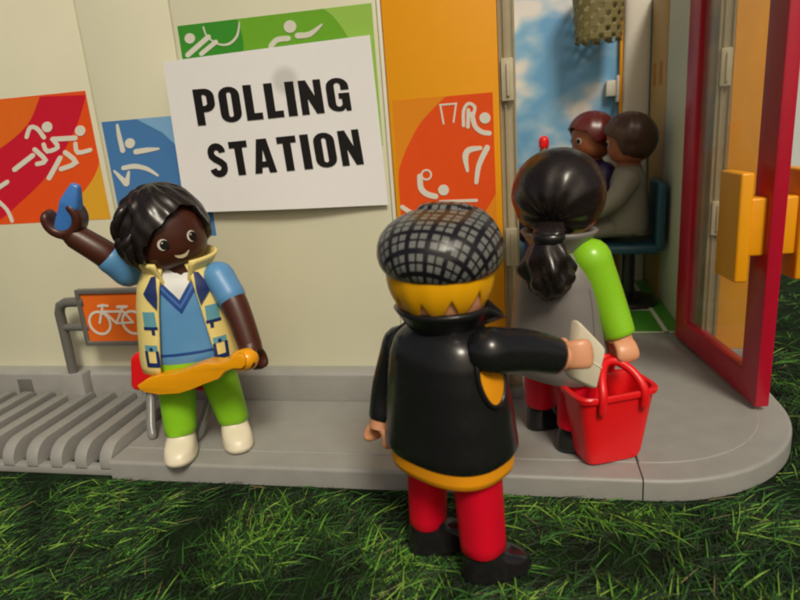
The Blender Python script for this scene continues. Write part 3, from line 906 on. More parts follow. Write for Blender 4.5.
# ------------------------------------------------------------------ paper sign
pc = [(163, 62), (370, 35), (388, 205), (185, 213)]
pw = [P(x, y, Y) for (x, y), Y in zip(pc, (18.25, 18.66, 18.62, 18.45))]
def paper_pt(u, v, off=0.0):   # u right, v down, both 0..1
    a = pw[0].lerp(pw[1], u); b = pw[3].lerp(pw[2], u)
    p = a.lerp(b, v)
    p = p + Vector((0, -0.10 * sin(pi * u) * (1 - 0.3 * v) * 0.4 + 0.05 * sin(2.2 * pi * u + 1) * v - off, 0))
    return p
sign = thing('paper_sign', 'white paper sign reading POLLING STATION stuck on the cream wall', 'sign', tuple(paper_pt(0.5, 1.0)))
mb = MB(); n1, n2 = 24, 16
so = Vector(sign.location)
for j in range(n2 + 1):
    for i in range(n1 + 1):
        mb.v.append(paper_pt(i / n1, j / n2) - so)
for j in range(n2):
    for i in range(n1):
        a = j * (n1 + 1) + i; mb.face((a, a + 1, a + n1 + 2, a + n1 + 1))
def paper_mat():
    m = M['paper'].copy(); nt = m.node_tree; b = nt.nodes['Principled BSDF']
    src = b.inputs['Base Color'].links[0].from_socket
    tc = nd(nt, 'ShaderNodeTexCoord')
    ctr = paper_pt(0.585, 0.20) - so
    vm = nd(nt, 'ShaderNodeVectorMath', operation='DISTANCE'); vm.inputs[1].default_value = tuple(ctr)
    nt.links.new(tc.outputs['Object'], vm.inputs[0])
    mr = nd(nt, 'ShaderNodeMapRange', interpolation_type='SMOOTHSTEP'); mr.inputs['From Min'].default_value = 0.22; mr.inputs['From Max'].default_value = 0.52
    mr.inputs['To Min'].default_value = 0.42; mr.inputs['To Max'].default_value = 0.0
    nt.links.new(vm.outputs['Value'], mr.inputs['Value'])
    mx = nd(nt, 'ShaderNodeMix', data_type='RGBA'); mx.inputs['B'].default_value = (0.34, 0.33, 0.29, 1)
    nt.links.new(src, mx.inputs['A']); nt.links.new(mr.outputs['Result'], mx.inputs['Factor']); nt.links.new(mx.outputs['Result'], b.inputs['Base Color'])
    return m
mb.build('sheet', paper_mat(), sign, 0, solid=0.012)
# letters: heavy condensed capitals, drawn in a unit box (x right, y up)
def arc(cx, cy, rx, ry, a0, a1, n=8):
    return [(cx + rx * cos(radians(a0 + (a1 - a0) * i / n)), cy + ry * sin(radians(a0 + (a1 - a0) * i / n))) for i in range(n + 1)]
def oshape(w, h, t):
    r = w * 0.5
    out = arc(w / 2, h - r * 0.8, r, r * 0.8, 0, 180) + arc(w / 2, r * 0.8, r, r * 0.8, 180, 360)
    ri = (w - 2 * t) / 2
    inn = arc(w / 2, h - t * 0.62 - ri, ri, ri, 0, 180) + arc(w / 2, t * 0.62 + ri, ri, ri, 180, 360)
    return [out, inn[::-1]]
T_ = 0.235
def glyph(ch):
    if ch == 'O': return 0.60, [oshape(0.60, 1.0, T_)]
    if ch == 'L': return 0.46, [[[(0, 0), (0.46, 0), (0.46, 0.19), (T_, 0.19), (T_, 1), (0, 1)]]]
    if ch == 'I': return T_ + 0.01, [[[(0, 0), (T_ + 0.01, 0), (T_ + 0.01, 1), (0, 1)]]]
    if ch == 'T': return 0.56, [[[(0.28 - T_ / 2, 0), (0.28 + T_ / 2, 0), (0.28 + T_ / 2, 0.81), (0.56, 0.81), (0.56, 1), (0, 1), (0, 0.81), (0.28 - T_ / 2, 0.81)]]]
    if ch == 'N': return 0.60, [[[(0, 0), (0.2, 0), (0.2, 0.48), (0.40, 0), (0.6, 0), (0.6, 1), (0.4, 1), (0.4, 0.52), (0.2, 1), (0, 1)]]]
    if ch == 'A': return 0.66, [[[(0, 0), (0.215, 0), (0.245, 0.17), (0.415, 0.17), (0.445, 0), (0.66, 0), (0.48, 1), (0.18, 1)], [(0.275, 0.34), (0.33, 0.70), (0.385, 0.34)]]]
    if ch == 'P':
        out = [(0, 0), (T_, 0), (T_, 0.36)] + arc(0.32, 0.60, 0.27, 0.24, -90, 0) + arc(0.32, 0.76, 0.27, 0.24, 0, 90) + [(0, 1)]
        inn = [(T_, 0.53)] + arc(0.28, 0.60, 0.085, 0.07, -90, 0) + arc(0.28, 0.76, 0.085, 0.08, 0, 90) + [(T_, 0.84)]
        return 0.59, [[out, inn[::-1]]]
    if ch == 'G':
        w = 0.60
        out = arc(0.30, 0.74, 0.30, 0.26, 0, 180) + arc(0.30, 0.26, 0.30, 0.26, 180, 270)[0:] + [(0.40, 0.02), (0.45, 0.09), (0.47, 0.0), (0.60, 0.0), (0.60, 0.54), (0.31, 0.54), (0.31, 0.38), (0.385, 0.38), (0.385, 0.24)] + arc(0.30, 0.23, 0.085, 0.09, 0, -180) + arc(0.30, 0.77, 0.085, 0.09, 180, 0) + [(0.385, 0.64), (0.60, 0.64)]
        return w, [[out]]
    if ch == 'S':
        pl_ = arc(0.285, 0.735, 0.175, 0.17, -5, 180, 8) + [(0.12, 0.64), (0.20, 0.55), (0.37, 0.44), (0.455, 0.35)] + arc(0.285, 0.26, 0.175, 0.17, 0, -175, 8)
        return 0.57, [stroke([(x, y) for x, y in pl_], 0.20, False, 0)]
def word(txt, quad, gap):
    lm = MB()
    """quad: TL, TR, BL, BR of the word in photo pixels; mapped on the sheet"""
    gs = [glyph(c) for c in txt]
    tot = sum(w for w, _ in gs) + gap * (len(gs) - 1)
    def uv(px, py):   # invert the bilinear sheet by a few Newton steps
        q = P(px, py, 18.6)
        u, v = 0.5, 0.5
        for _ in range(12):
            p = paper_pt(u, v); e = (q.x - p.x, q.z - p.z)
            pu = paper_pt(u + .001, v); pv = paper_pt(u, v + .001)
            a, b_, c_, d = (pu.x - p.x) * 1000, (pv.x - p.x) * 1000, (pu.z - p.z) * 1000, (pv.z - p.z) * 1000
            det = a * d - b_ * c_
            u += (e[0] * d - b_ * e[1]) / det; v += (a * e[1] - c_ * e[0]) / det
        return u, v
    tl, tr_, bl, br = [Vector(uv(*p)) for p in quad]
    x = 0.0
    for w, shapes in gs:
        for sh in shapes:
            def f(a, b_, x=x):
                s_ = (x + a) / tot
                q = (bl.lerp(br, s_)).lerp(tl.lerp(tr_, s_), b_)
                return paper_pt(q.x, q.y, 0.022) - so
            lm.prism(sh, f, (0, -0.012, 0))
        x += w + gap
    return lm.build('word', M['ink'], sign, 0, weld=False)
word('POLLING', ((197, 90), (347, 77), (202, 125.5), (352, 110)), 0.125)
word('STATION', ((209, 144), (358, 129), (214, 177), (364, 164)), 0.125)

# ------------------------------------------------------------------ bicycle parking sign
tl, bl, trr = P(78, 290, 18.0), P(84, 346, 18.0), P(150, 281, 18.0)
bs = thing('bicycle_sign', 'small orange bicycle parking sign on a bent grey post', 'sign', (-15.95, 18.15, 1.7))
so2 = Vector(bs.location)
mb = MB()
mb.tube([p - so2 for p in (Vector((-15.95, 18.12, 1.5)), Vector((-15.93, 18.1, 3.2)), Vector((-15.92, 18.08, 3.95)), Vector((-15.80, 18.06, 4.22)), Vector((-15.55, 18.05, 4.33)), Vector((-14.8, 18.05, 4.35)))], 0.17, 14, roundends=False)
mb.tube([p - so2 for p in (Vector((-15.92, 18.08, 3.42)), Vector((-14.8, 18.05, 3.42)))], 0.13, 12, roundends=False)
mb.build('post', M['grey_dark'], bs, 50)
sx0, sx1, sz0, sz1 = -15.02, -12.30, 2.78, 4.80
mb = MB(); mb.prism([[(sx0, sz0), (sx1, sz0), (sx1, sz1), (sx0, sz1)], [(sx0 + .16, sz0 + .16), (sx0 + .16, sz1 - .16), (sx1 - .16, sz1 - .16), (sx1 - .16, sz0 + .16)]], lambda u, v: (u - so2.x, 18.12 - so2.y, v - so2.z), (0, -0.24, 0))
fr_ = mb.build('frame', M['grey_dark'], bs, 40, 0.04)
mb = MB(); mb.box(((sx0 + sx1) / 2 - so2.x, 18.02 - so2.y, (sz0 + sz1) / 2 - so2.z), (sx1 - sx0 - .3, 0.12, sz1 - sz0 - .3)); pn = mb.build('panel', M['s_orange'], bs, 0)
mb = MB()
def bk(pts, w, closed=False):
    for q in [stroke(pts, w, closed, 0 if closed else 4)]:
        mb.prism(q, lambda u, v: (sx0 - 0.02 + u - so2.x, 17.957 - so2.y, sz0 + v - so2.z), (0, -0.012 - 0.0005 * len(mb.f) / 20, 0), back=False)
bk(circle(0.72, 0.82, 0.40, 26), 0.085, True); bk(circle(2.0, 0.82, 0.40, 26), 0.085, True)
bk([(0.72, 0.82), (0.96, 1.42)], 0.08); bk([(0.90, 1.22), (1.66, 1.22)], 0.08); bk([(0.93, 1.25), (1.36, 0.80)], 0.08); bk([(1.36, 0.80), (1.70, 1.34)], 0.08)
bk([(1.36, 0.80), (2.0, 0.82)], 0.07); bk([(1.68, 1.24), (2.0, 0.82)], 0.07); bk([(1.52, 1.38), (1.86, 1.38)], 0.10); bk([(0.80, 1.42), (0.96, 1.45), (1.16, 1.42)], 0.08)
mb.build('bicycle_emblem', M['s_white'], pn, 0, weld=False)

# ------------------------------------------------------------------ red seat behind the waving figure
seat = thing('toy_stool', 'red toy seat on bent grey metal legs behind the waving figure', 'stool', (-10.6, 16.4, PL_Z))
mb = MB()
poly = [(-1.35, 1.45), (-1.42, 1.62), (-1.25, 2.55), (-1.05, 2.68), (1.3, 2.68), (1.4, 2.5), (1.4, 1.62), (1.3, 1.45)]
mb.prism([poly], lambda u, v: (u, -0.62, v), (0, 1.2, 0)); mb.build('seat', M['red'], seat, 40, 0.12, 3)
for sgn in (-1, 1):
    mb = MB()
    mb.tube(smooth_line([(sgn * 1.08, -0.1, 1.5), (sgn * 1.0, -0.35, 1.0), (sgn * 0.86, -0.75, 0.4), (sgn * 0.76, -0.92, 0.14)], 5), 0.15, 12, flat=((0, 1, 0), 0.8))
    mb.build('leg', M['metal_grey'], seat, 50)
    mb = MB(); mb.tube([(sgn * 1.0, 0.45, 1.5), (sgn * 0.9, 0.9, 0.14)], 0.13, 12); mb.build('leg', M['metal_grey'], seat, 50)

# ------------------------------------------------------------------ figure A: waving, facing the camera
GROUP = None
A = thing('toy_figure', 'toy figure in a yellow vest facing us with one arm raised', 'toy figure', (-9.33, 15.18, PL_Z), radians(23))
TA = Torso([(2.35, 1.02, 0.80), (2.6, 1.12, 0.88), (3.0, 1.17, 0.90), (3.7, 1.14, 0.86), (4.4, 1.08, 0.82), (5.0, 0.98, 0.74), (5.4, 0.80, 0.60), (5.65, 0.50, 0.45)])
tor = add_torso(A, TA, 2.95, 5.6, M['blue_shirt'])
hp = MB()
hp.loft([sring(0, 0, 2.18, 0.8, 0.6, 2.6), sring(0, 0, 2.22, 0.95, 0.72, 2.6)] + [sring(0, 0, z, interp(TA.p, z)[0] - 0.03, interp(TA.p, z)[1] - 0.03, 2.5) for z in (2.4, 2.6, 2.8, 2.97)])
hp.build('hips', M['lime_leg'], A, 50)
add_leg(A, -0.55, 0.54, 0.45, M['lime_leg'], M['shoe_white'], fwd=-0.12, splay=-0.12, toe=radians(-6))
add_leg(A, 0.55, 0.54, 0.45, M['lime_leg'], M['shoe_white'], fwd=0.10, splay=0.26, toe=radians(10))
# shirt print: white V, two dark stripes, hem line
pm = MB()
F = lambda u, v, off: TA.front(u, v, off)
decal(pm, [(-0.44, 5.55), (0.44, 5.55), (0.40, 5.25), (0.02, 4.72), (-0.40, 5.25)], F, 0.02, 0)
for i, (a, b, key) in enumerate(((0.0, 0.10, 1), (0.10, 0.17, 2), (0.17, 0.27, 1))):
    decal(pm, [(-0.44 - a * .9, 5.30 - a * 0.2), (0.02, 4.70 - a * 1.3), (0.44 + a * .9, 5.30 - a * 0.2), (0.44 + b * .9, 5.30 - b * 0.2), (0.02, 4.70 - b * 1.3), (-0.44 - b * .9, 5.30 - b * 0.2)], F, 0.022, key)
pm2 = MB(); decal(pm2, [(-1.0, 3.20), (1.0, 3.20), (1.0, 3.27), (-1.0, 3.27)], F, 0.02, 0, 5)
pm2.build('hem_stripe', M['blue_stripe'], tor, 60)
pm.build('neckline_print', [M['shirt_white'], M['blue_stripe'], M['blue_mid']], tor, 60)
# vest shell, open in front
v = MB(); rows, cols = 16, 44
grid = []
for i in range(rows + 1):
    t = i / rows
    row = []
    for j in range(cols + 1):
        s_ = j / cols
        g0 = 30 - 13 * t ** 0.8
        th = radians(g0 + (360 - 2 * g0) * s_)
        e = min(s_, 1 - s_)
        z0 = 2.72 + 0.05 * cos(th) ; z1 = 5.62
        z = z0 + (z1 - z0) * t
        row.append(Vector(TA.ang(th, z, 0.07 + 0.08 * (1 - t) ** 2 + (0.09 if t > 0.97 else 0))))
    grid.append(row)
b0 = 0
for row in grid: v.v.extend(row)
for i in range(rows):
    for j in range(cols):
        a = i * (cols + 1) + j; v.face((a, a + 1, a + cols + 2, a + cols + 1))
vest = v.build('vest', M['vest'], A, 60, solid=0.085)
# collar of the vest: a flared band, higher behind
v = MB(); grid = []
for i in range(6):
    t = i / 5; row = []
    for j in range(33):
        th = radians(24 + 312 * j / 32)
        r = 0.78 + 0.30 * t; z = 5.28 + 0.52 * t + 0.10 * -cos(th) * t - (0.25 if j in (0, 32) else 0.0) * (1 - t)
        row.append(Vector((r * sin(th) * 1.05, -r * cos(th) * 0.92, z)))
    grid.append(row)
for row in grid: v.v.extend(row)
for i in range(5):
    for j in range(32):
        a = i * 33 + j; v.face((a, a + 1, a + 34, a + 33))
v.build('collar', M['vest'], vest, 60, solid=0.09)
# vest print: navy lapels, teal pocket flaps, outlined lower pockets
def VF(u, w, off):
    t = max(0, min(1, (w - 2.72) / 2.9))
    return TA.front(u, w, 0.155 + 0.08 * (1 - t) ** 2 + off)
def vprint(name, mats, polys):
    for sg in (-1, 1):
        vp = MB()
        for pts, o_, mi in polys: decal(vp, [(sg * x, z) for x, z in pts], VF, o_, mi)
        vp.build(name, mats, vest, 60)
vprint('lapel', M['navy'], [([(0.48, 5.42), (0.60, 5.40), (0.86, 4.98), (0.80, 4.86), (0.56, 4.55), (0.50, 4.9)], 0.05, 0)])
vprint('chest_pocket', [M['teal_print'], M['navy']], [([(0.64, 4.50), (0.97, 4.50), (0.98, 4.10), (0.64, 4.10)], 0.012, 0),
    ([(0.62, 4.10), (1.0, 4.10), (1.0, 4.02), (0.80, 4.02), (0.80, 3.88), (0.71, 3.88), (0.71, 4.02), (0.62, 4.02)], 0.014, 1)])
vprint('side_pocket', [M['teal_print'], M['navy']], [([(0.72, 3.60), (1.06, 3.60), (1.06, 3.44), (0.72, 3.44)], 0.014, 0), (circle(0.89, 3.50, 0.05, 10), 0.03, 1),
    ([(0.70, 3.44), (0.78, 3.44), (0.79, 3.12), (1.0, 3.12), (1.0, 3.44), (1.08, 3.44), (1.08, 3.0), (0.70, 3.0)], 0.016, 1)])
# head
hd, rad = add_head(A, (-0.08, -0.08, 6.46), M['skin_dark'], yaw=radians(20), pitch=radians(-6), roll=radians(-9))
def HS(u, w, off):   # face coordinates: u sideways, w up
    r = rad(w) + off
    u = max(-r * 0.98, min(r * 0.98, u))
    return (u, -sqrt(max(0, r * r - u * u)), w)
for sg in (-1, 1):
    fc = MB(); ex, ez = sg * 0.375, -0.24
    decal(fc, circle(ex - 0.018, ez + 0.005, 0.130, 24, 0.150), HS, 0.012, 0, 1)
    decal(fc, circle(ex + 0.010, ez - 0.010, 0.107, 24, 0.126), HS, 0.020, 1, 1)
    decal(fc, circle(ex - 0.03, ez + 0.055, 0.022, 8), HS, 0.026, 0, 1)
    fc.build('eye', [M['eye_white'], M['ink']], hd, 60)
fc = MB()
sm = smooth_line([(-0.20, -0.58), (-0.09, -0.61), (0.04, -0.61), (0.17, -0.55)], 4) + smooth_line([(0.18, -0.58), (0.09, -0.68), (-0.03, -0.71), (-0.15, -0.67), (-0.21, -0.60)], 4)
decal(fc, sm, HS, 0.014, 0, 1)
fc.build('mouth', M['smile'], hd, 60)
bd = lerp_tab([(-180, 128), (-110, 126), (-85, 124), (-66, 116), (-48, 98), (-24, 84), (2, 72), (22, 65), (38, 70), (50, 84), (62, 100), (85, 112), (110, 120)])
def bumpA(th, ph):
    d = math.degrees(th); d = (d + 180) % 360 - 180
    w = 0.012 * sin(9 * th + 6 * ph) + 0.012 * sin(17 * th - 9 * ph + 1) + 0.02 * noise.noise(Vector((sin(th) * 3, cos(th) * 3, ph * 3)))
    side = max(0, min(1, (-d - 40) / 40)) if -150 < d < 0 else 0
    curls = side * (0.085 * sin(9 * ph + 3 * th) * sin(12 * th + 4 * ph) + 0.07) * min(1, ph)
    puff = 0.06 * (max(0, sin(ph - 0.3)) ** 2)
    return 1.0 + w * min(1, ph * 1.5) + curls + puff
hair_shell(hd, M['hair_black'], 1.06, 1.09, 1.27, bd, bumpA, cz=0.06, rows=40, N=140)
lk = MB()
for q in range(26):
    th0 = radians(-158 + 106 * rnd.random()); ph0 = radians(48 + 46 * rnd.random())
    pts = []
    for i in range(8):
        t = i / 7
        th = th0 - radians(16) * t; ph = ph0 + radians(30 + 10 * sin(q)) * t
        r = 1.10 + 0.07 * sin(pi * t) + 0.10 * t * t
        pts.append((1.06 * r * sin(ph) * sin(th), -1.09 * r * sin(ph) * cos(th), 0.06 + 1.2 * r * cos(ph)))
    lk.tube(pts, [0.05, 0.10, 0.125, 0.13, 0.12, 0.10, 0.07, 0.025], 10)
lk.build('hair_lock', M['hair_black'], hd, 60)
# right arm raised, left arm down; shoulders and wrists surveyed from the photo
LA = lambda px, py, Y: to_local(A, P(px, py, Y))
S = LA(128, 271, 15.35); E = LA(105, 254, 15.0); Wp = LA(75, 236, 14.8)
up_dir = dir_local(A, (-0.30, -0.1, 1.0))
add_arm(A, S, E, Wp, M['blue_shirt'], M['skin_dark'], (0.42, 0.38, 0.34), ax=dir_local(A, (0.15, -1.0, 0.1)), fw=up_dir, sleeve=0.36, skin=M['skin_dark'], hr=0.42, gap=40, th=0.24, hh=0.66)
S = LA(219, 277, 15.15); E = LA(235, 305, 14.9); Wp = LA(250, 345, 14.6)
add_arm(A, S, E, Wp, M['blue_shirt'], M['skin_dark'], (0.40, 0.36, 0.31), ax=dir_local(A, (0.93, 0.05, 0.3)), fw=dir_local(A, (0.12, -0.35, -0.9)), sleeve=0.40, skin=M['skin_dark'], hr=0.36, gap=62)
# what it holds
b0_, b1_ = P(63, 238, 14.72), P(76, 184, 14.72)
bo = thing('blue_bottle', 'small pointed blue object held up in the raised hand', 'bottle', tuple(b0_), 0)
mb = MB(); ax_ = (b1_ - b0_); n = 14
prof = [(0.0, 0.16), (0.03, 0.235), (0.08, 0.26), (0.30, 0.262), (0.58, 0.262), (0.63, 0.272), (0.67, 0.262), (0.85, 0.185), (0.96, 0.13), (0.99, 0.11), (1.0, 0.06)]
sd_ = Vector((0.83, 0.15, -0.2)).normalized(); sd_ = (sd_ - ax_.normalized() * sd_.dot(ax_.normalized())).normalized(); dp = ax_.normalized().cross(sd_)
mb.loft([[ax_ * t + sd_ * r * math.copysign(abs(cos(2 * pi * j / 20)) ** 0.55, cos(2 * pi * j / 20)) + dp * r * 0.8 * math.copysign(abs(sin(2 * pi * j / 20)) ** 0.55, sin(2 * pi * j / 20)) for j in range(20)] for t, r in prof])
bo2 = mb.build('bottle_body', M['blue_obj'], bo, 50)
k = 6.15
top = [(65, 235), (130, 192), (210, 172), (300, 165), (390, 128), (480, 100), (545, 106), (600, 92), (636, 74), (662, 50), (700, 48), (724, 78), (722, 112), (700, 132), (650, 132)]
bot = [(600, 150), (560, 196), (470, 228), (390, 262), (320, 284), (200, 292), (120, 278), (80, 262)]
pp = [P(130 + x / k, 345 + y / k, 14.0) for x, y in top + bot]
pad = thing('amber_paddle', 'flat amber paddle-like tool held across the front of the waving figure', 'tool', tuple(pp[0]))
o0 = Vector(pad.location)
mb = MB(); mb.prism([[(p.x - o0.x, p.z - o0.z) for p in pp]], lambda u, w: (u, 0.34, w), (0, -0.5, 0))
mb.build('paddle_blade', M['amber'], pad, 40, 0.09, 3)
kn = MB(); kp = P(245, 360.5, 14.15) - o0
kn.tube([kp + Vector((-0.15, 0.05, -0.03)), kp + Vector((0.05, 0.05, 0.02))], 0.30, 16); kn.build('knob', M['amber'], pad, 50)

# ------------------------------------------------------------------ figure B: man seen from behind, plaid cap
B = thing('toy_figure', 'toy figure seen from behind in black jacket, red trousers and plaid cap', 'toy figure', (-1.59, 11.60, 0.0), radians(146))
TB = Torso([(2.82, 1.40, 1.10), (3.0, 1.42, 1.12), (3.6, 1.35, 1.07), (4.3, 1.25, 1.0), (4.9, 1.17, 0.92), (5.22, 1.06, 0.82), (5.45, 0.82, 0.64), (5.6, 0.5, 0.42)])
tb = add_torso(B, TB, 2.85, 5.55, M['black'], 'jacket')
TBh = Torso([(2.45, 1.27, 1.0), (2.6, 1.33, 1.05), (3.0, 1.33, 1.05)])
add_torso(B, TBh, 2.46, 2.98, M['orange'], 'shirt_hem')
for sg in (-1, 1):
    f_ = TB.side(sg)
    ell = lambda k: [(0.06 + 0.36 * k * cos(2 * pi * j / 36), 4.74 + 0.64 * k * sin(2 * pi * j / 36)) for j in range(37)]
    ap = MB(); ap.loft([[f_(y, z, 0.03) for y, z in ell(k)[:36]] for k in (1.0, 0.8, 0.6, 0.4, 0.2, 0.02)], False, True)
    ap.build('armhole_lining', M['orange'], tb, 60)
    rim = MB(); rim.tube([f_(y, z, 0.03) for y, z in ell(1.02)], 0.05, 8, roundends=False)
    rim.build('armhole_rim', M['black'], tb, 60)
# flared collar with wide pointed lapels
cm = MB(); grid = []
for i in range(6):
    t = i / 5; row = []
    for j in range(49):
        th = radians(20 + 320 * j / 48)
        r = 0.66 + 0.34 * t ** 0.9; z = 5.40 + 0.49 * t
        pk = max(0, 1 - abs(abs(math.degrees(th) - 180) - 128) / 26)
        r += pk * 0.26 * t; z -= pk * 0.30 * t
        row.append(Vector((r * sin(th), -r * cos(th) * 0.92, z)))
    grid.append(row)
for row in grid: cm.v.extend(row)
for i in range(5):
    for j in range(48):
        a = i * 49 + j; cm.face((a, a + 1, a + 50, a + 49))
cm.build('collar', M['black'], tb, 50, solid=0.09)
ank = to_local(B, PZ(425, 532, 0.75) + Vector((0.0, 0.45, 0)))
add_leg(B, 0.66, 0.43, 0.38, M['red_leg'], M['black_shoe'], toe=radians(-32), top=2.75, at=ank)
ank = to_local(B, PZ(482, 559, 0.75) + Vector((0.0, 0.45, 0)))
add_leg(B, -0.66, 0.47, 0.44, M['red_leg'], M['black_shoe'], toe=radians(-30), top=2.75, at=ank)
hb, radb = add_head(B, (0, 0, 6.55), M['skin_pale'], yaw=radians(24))
def bdB(th):
    d = math.degrees(th) % 360
    zig = abs(((d / 33.0 + 0.2) % 1.0) - 0.5) * 2
    if d < 48 or d > 312: return radians(60)
    return radians(105 + 33 * zig + 5 * sin(d / 23.0))
hair_shell(hb, M['hair_orange'], 1.0, 1.03, 1.06, bdB, lambda th, ph: (1.0 + 0.006 * sin(14 * th) + 0.05 * max(0, sin(ph))) * (0.82 + 0.18 * min(1, ph / 1.1)), cz=0.02, N=180, inner=0.9)
# cap: flat crown with a fold and a short brim in front
cap = MB(); N = 64
prof = [(0.00, 0.98), (-0.05, 1.10), (0.03, 1.20), (0.16, 1.27), (0.32, 1.30), (0.50, 1.28), (0.68, 1.21), (0.84, 1.07), (0.95, 0.88), (1.02, 0.64), (1.055, 0.40), (1.07, 0.20), (1.075, 0.02)]
prof2 = []
for (p, q) in zip(prof, prof[1:]):
    for i in range(3): prof2.append((p[0] + (q[0] - p[0]) * i / 3, p[1] + (q[1] - p[1]) * i / 3))
prof2.append(prof[-1])
arc_l = 0
tot_l = sum(sqrt((q[0] - p[0]) ** 2 + (q[1] - p[1]) ** 2) for p, q in zip(prof2, prof2[1:]))
for i, (z, r) in enumerate(prof2):
    if i: arc_l += sqrt((z - prof2[i - 1][0]) ** 2 + (r - prof2[i - 1][1]) ** 2)
    for j in range(N + 1):
        th = 2 * pi * j / N
        dx, dy = sin(th), -cos(th)
        kk = 1 + 0.06 * max(0, -dy)
        fold = 0.07 * math.exp(-((dy * r + 0.95) / 0.22) ** 2) * (1 if z > 0.5 else 0)
        x, y = r * dx, r * dy * kk
        cap.v.append(Vector((x, y - 0.05, z + fold + 0.10 * (dy * r < 0) * (z > 0.7) * min(1, -dy * r))))
        w = min(1.0, max(0.0, (z - 0.25) / 0.7)); w = w * w * (3 - 2 * w)
        sl = tot_l - arc_l; cap.uv[len(cap.v) - 1] = (sl * dx * 0.92 + 0.11, sl * dy * 0.92)
for i in range(len(prof2) - 1):
    for j in range(N):
        a = i * (N + 1) + j; cap.face((a, a + 1, a + N + 2, a + N + 1))
cp = cap.build('cap', M['plaid'], hb, 60, sub=1); cp.location = (0, 0.02, 0.10); cp.scale = (0.94, 0.94, 0.97)
cp.rotation_euler = (radians(-5), radians(-3), 0)
br_ = MB(); R = []
for z, s_ in ((-0.05, 0.96), (0.0, 1.0), (0.08, 1.0), (0.12, 0.94)):
    R.append([(0.86 * s_ * cos(a), -0.55 - 0.95 * s_ * abs(sin(a)) ** 0.9 if True else 0, z - 0.14 * abs(sin(a))) for a in [pi * q / 24 for q in range(25)]])
br_.loft(R); br_.build('brim', M['black'], cp, 60)
btn = MB(); btn.loft([sring(0.05, -0.62, 1.03 + z, 0.60 * r, 0.32 * r, 2.2, 28) for z, r in ((-0.1, 1), (0.03, 0.97), (0.09, 0.8), (0.12, 0.5), (0.13, 0.05))])
for i_, p_ in enumerate(btn.v): btn.uv[i_] = (p_.x * 1.0 + 0.1, p_.y + p_.z * 0.8)
btn.build('cap_fold', M['plaid'], cp, 60)
LB = lambda px, py, Y: to_local(B, P(px, py, Y))
S = LB(489, 351, 10.95); E = LB(524, 351, 11.45); Wp = LB(556, 356, 11.85)
fwB = dir_local(B, (0.84, 0.5, -0.03))
add_arm(B, S, E, Wp, M['black'], M['skin_pale'], (0.46, 0.43, 0.37), ax=dir_local(B, (-0.1, 0.25, 1)), fw=fwB, hr=0.37, gap=75)
S = LB(402, 345, 12.35); E = LB(391, 385, 12.4); Wp = LB(384, 419, 12.2)
add_arm(B, S, E, Wp, M['black'], M['skin_pale'], (0.44, 0.42, 0.34), ax=dir_local(B, (0.5, 0.8, 0.1)), fw=dir_local(B, (-0.1, -0.15, -1)), hr=0.30, gap=60)
cpts = [P(x, y, Y) for x, y, Y in ((579, 319, 12.55), (608, 349, 12.35), (598, 391, 12.3), (571, 378, 12.5))]
card = thing('ballot_card', 'cream white card held out in the hand of the capped figure', 'card', tuple(sum(cpts, Vector()) / 4))
co = Vector(card.location); ex_ = (cpts[1] - cpts[0]); ey_ = (cpts[3] - cpts[0]); nn = ex_.cross(ey_).normalized()
if nn.y > 0: nn = -nn
mb = MB(); b = 0
fr0 = [c_ - co + nn * 0.02 for c_ in cpts]; bk0 = [c_ - co - nn * 0.20 + Vector((-0.22, 0.0, 0.0)) for c_ in cpts]
mb.v += fr0 + bk0
for q in ((0, 1, 2, 3), (7, 6, 5, 4), (0, 4, 5, 1), (1, 5, 6, 2), (2, 6, 7, 3), (3, 7, 4, 0)): mb.face(q)
mb.build('card_face', M['card'], card, 40, 0.09, 3)
cr_ = MB()
a_, b_ = fr0[0].lerp(fr0[3], 0.52), fr0[1].lerp(fr0[2], 0.46)
cr_.tube([a_.lerp(b_, 0.12) + nn * 0.004, a_.lerp(b_, 0.95) + nn * 0.004], 0.012, 8); cr_.build('crease', M['card'], card, 50)

# ------------------------------------------------------------------ figure C: woman seen from behind, ponytail
C_ = thing('toy_figure', 'toy figure seen from behind with black ponytail, grey tunic and lime green sleeves', 'toy figure', (0.88, 16.25, PL_Z), radians(142))
TC = Torso([(1.95, 1.22, 0.98), (2.2, 1.30, 1.04), (3.0, 1.30, 1.04), (3.9, 1.22, 0.98), (4.6, 1.12, 0.88), (5.0, 1.0, 0.76), (5.3, 0.78, 0.60), (5.5, 0.5, 0.42)])
tcn = add_torso(C_, TC, 1.98, 5.45, M['tunic'], 'tunic')
cm = MB(); grid = []
for i in range(6):
    t = i / 5; row = []
    for j in range(49):
        th = radians(18 + 324 * j / 48)
        r = 0.62 + 0.34 * t ** 1.2; z = 5.26 + 0.64 * t - 0.05 * t * t
        row.append(Vector((r * sin(th) * 1.06, -r * cos(th) * 0.95, z)))
    grid.append(row)
for row in grid: cm.v.extend(row)
for i in range(5):
    for j in range(48):
        a = i * 49 + j; cm.face((a, a + 1, a + 50, a + 49))
cm.build('collar', M['tunic'], tcn, 50, solid=0.08)
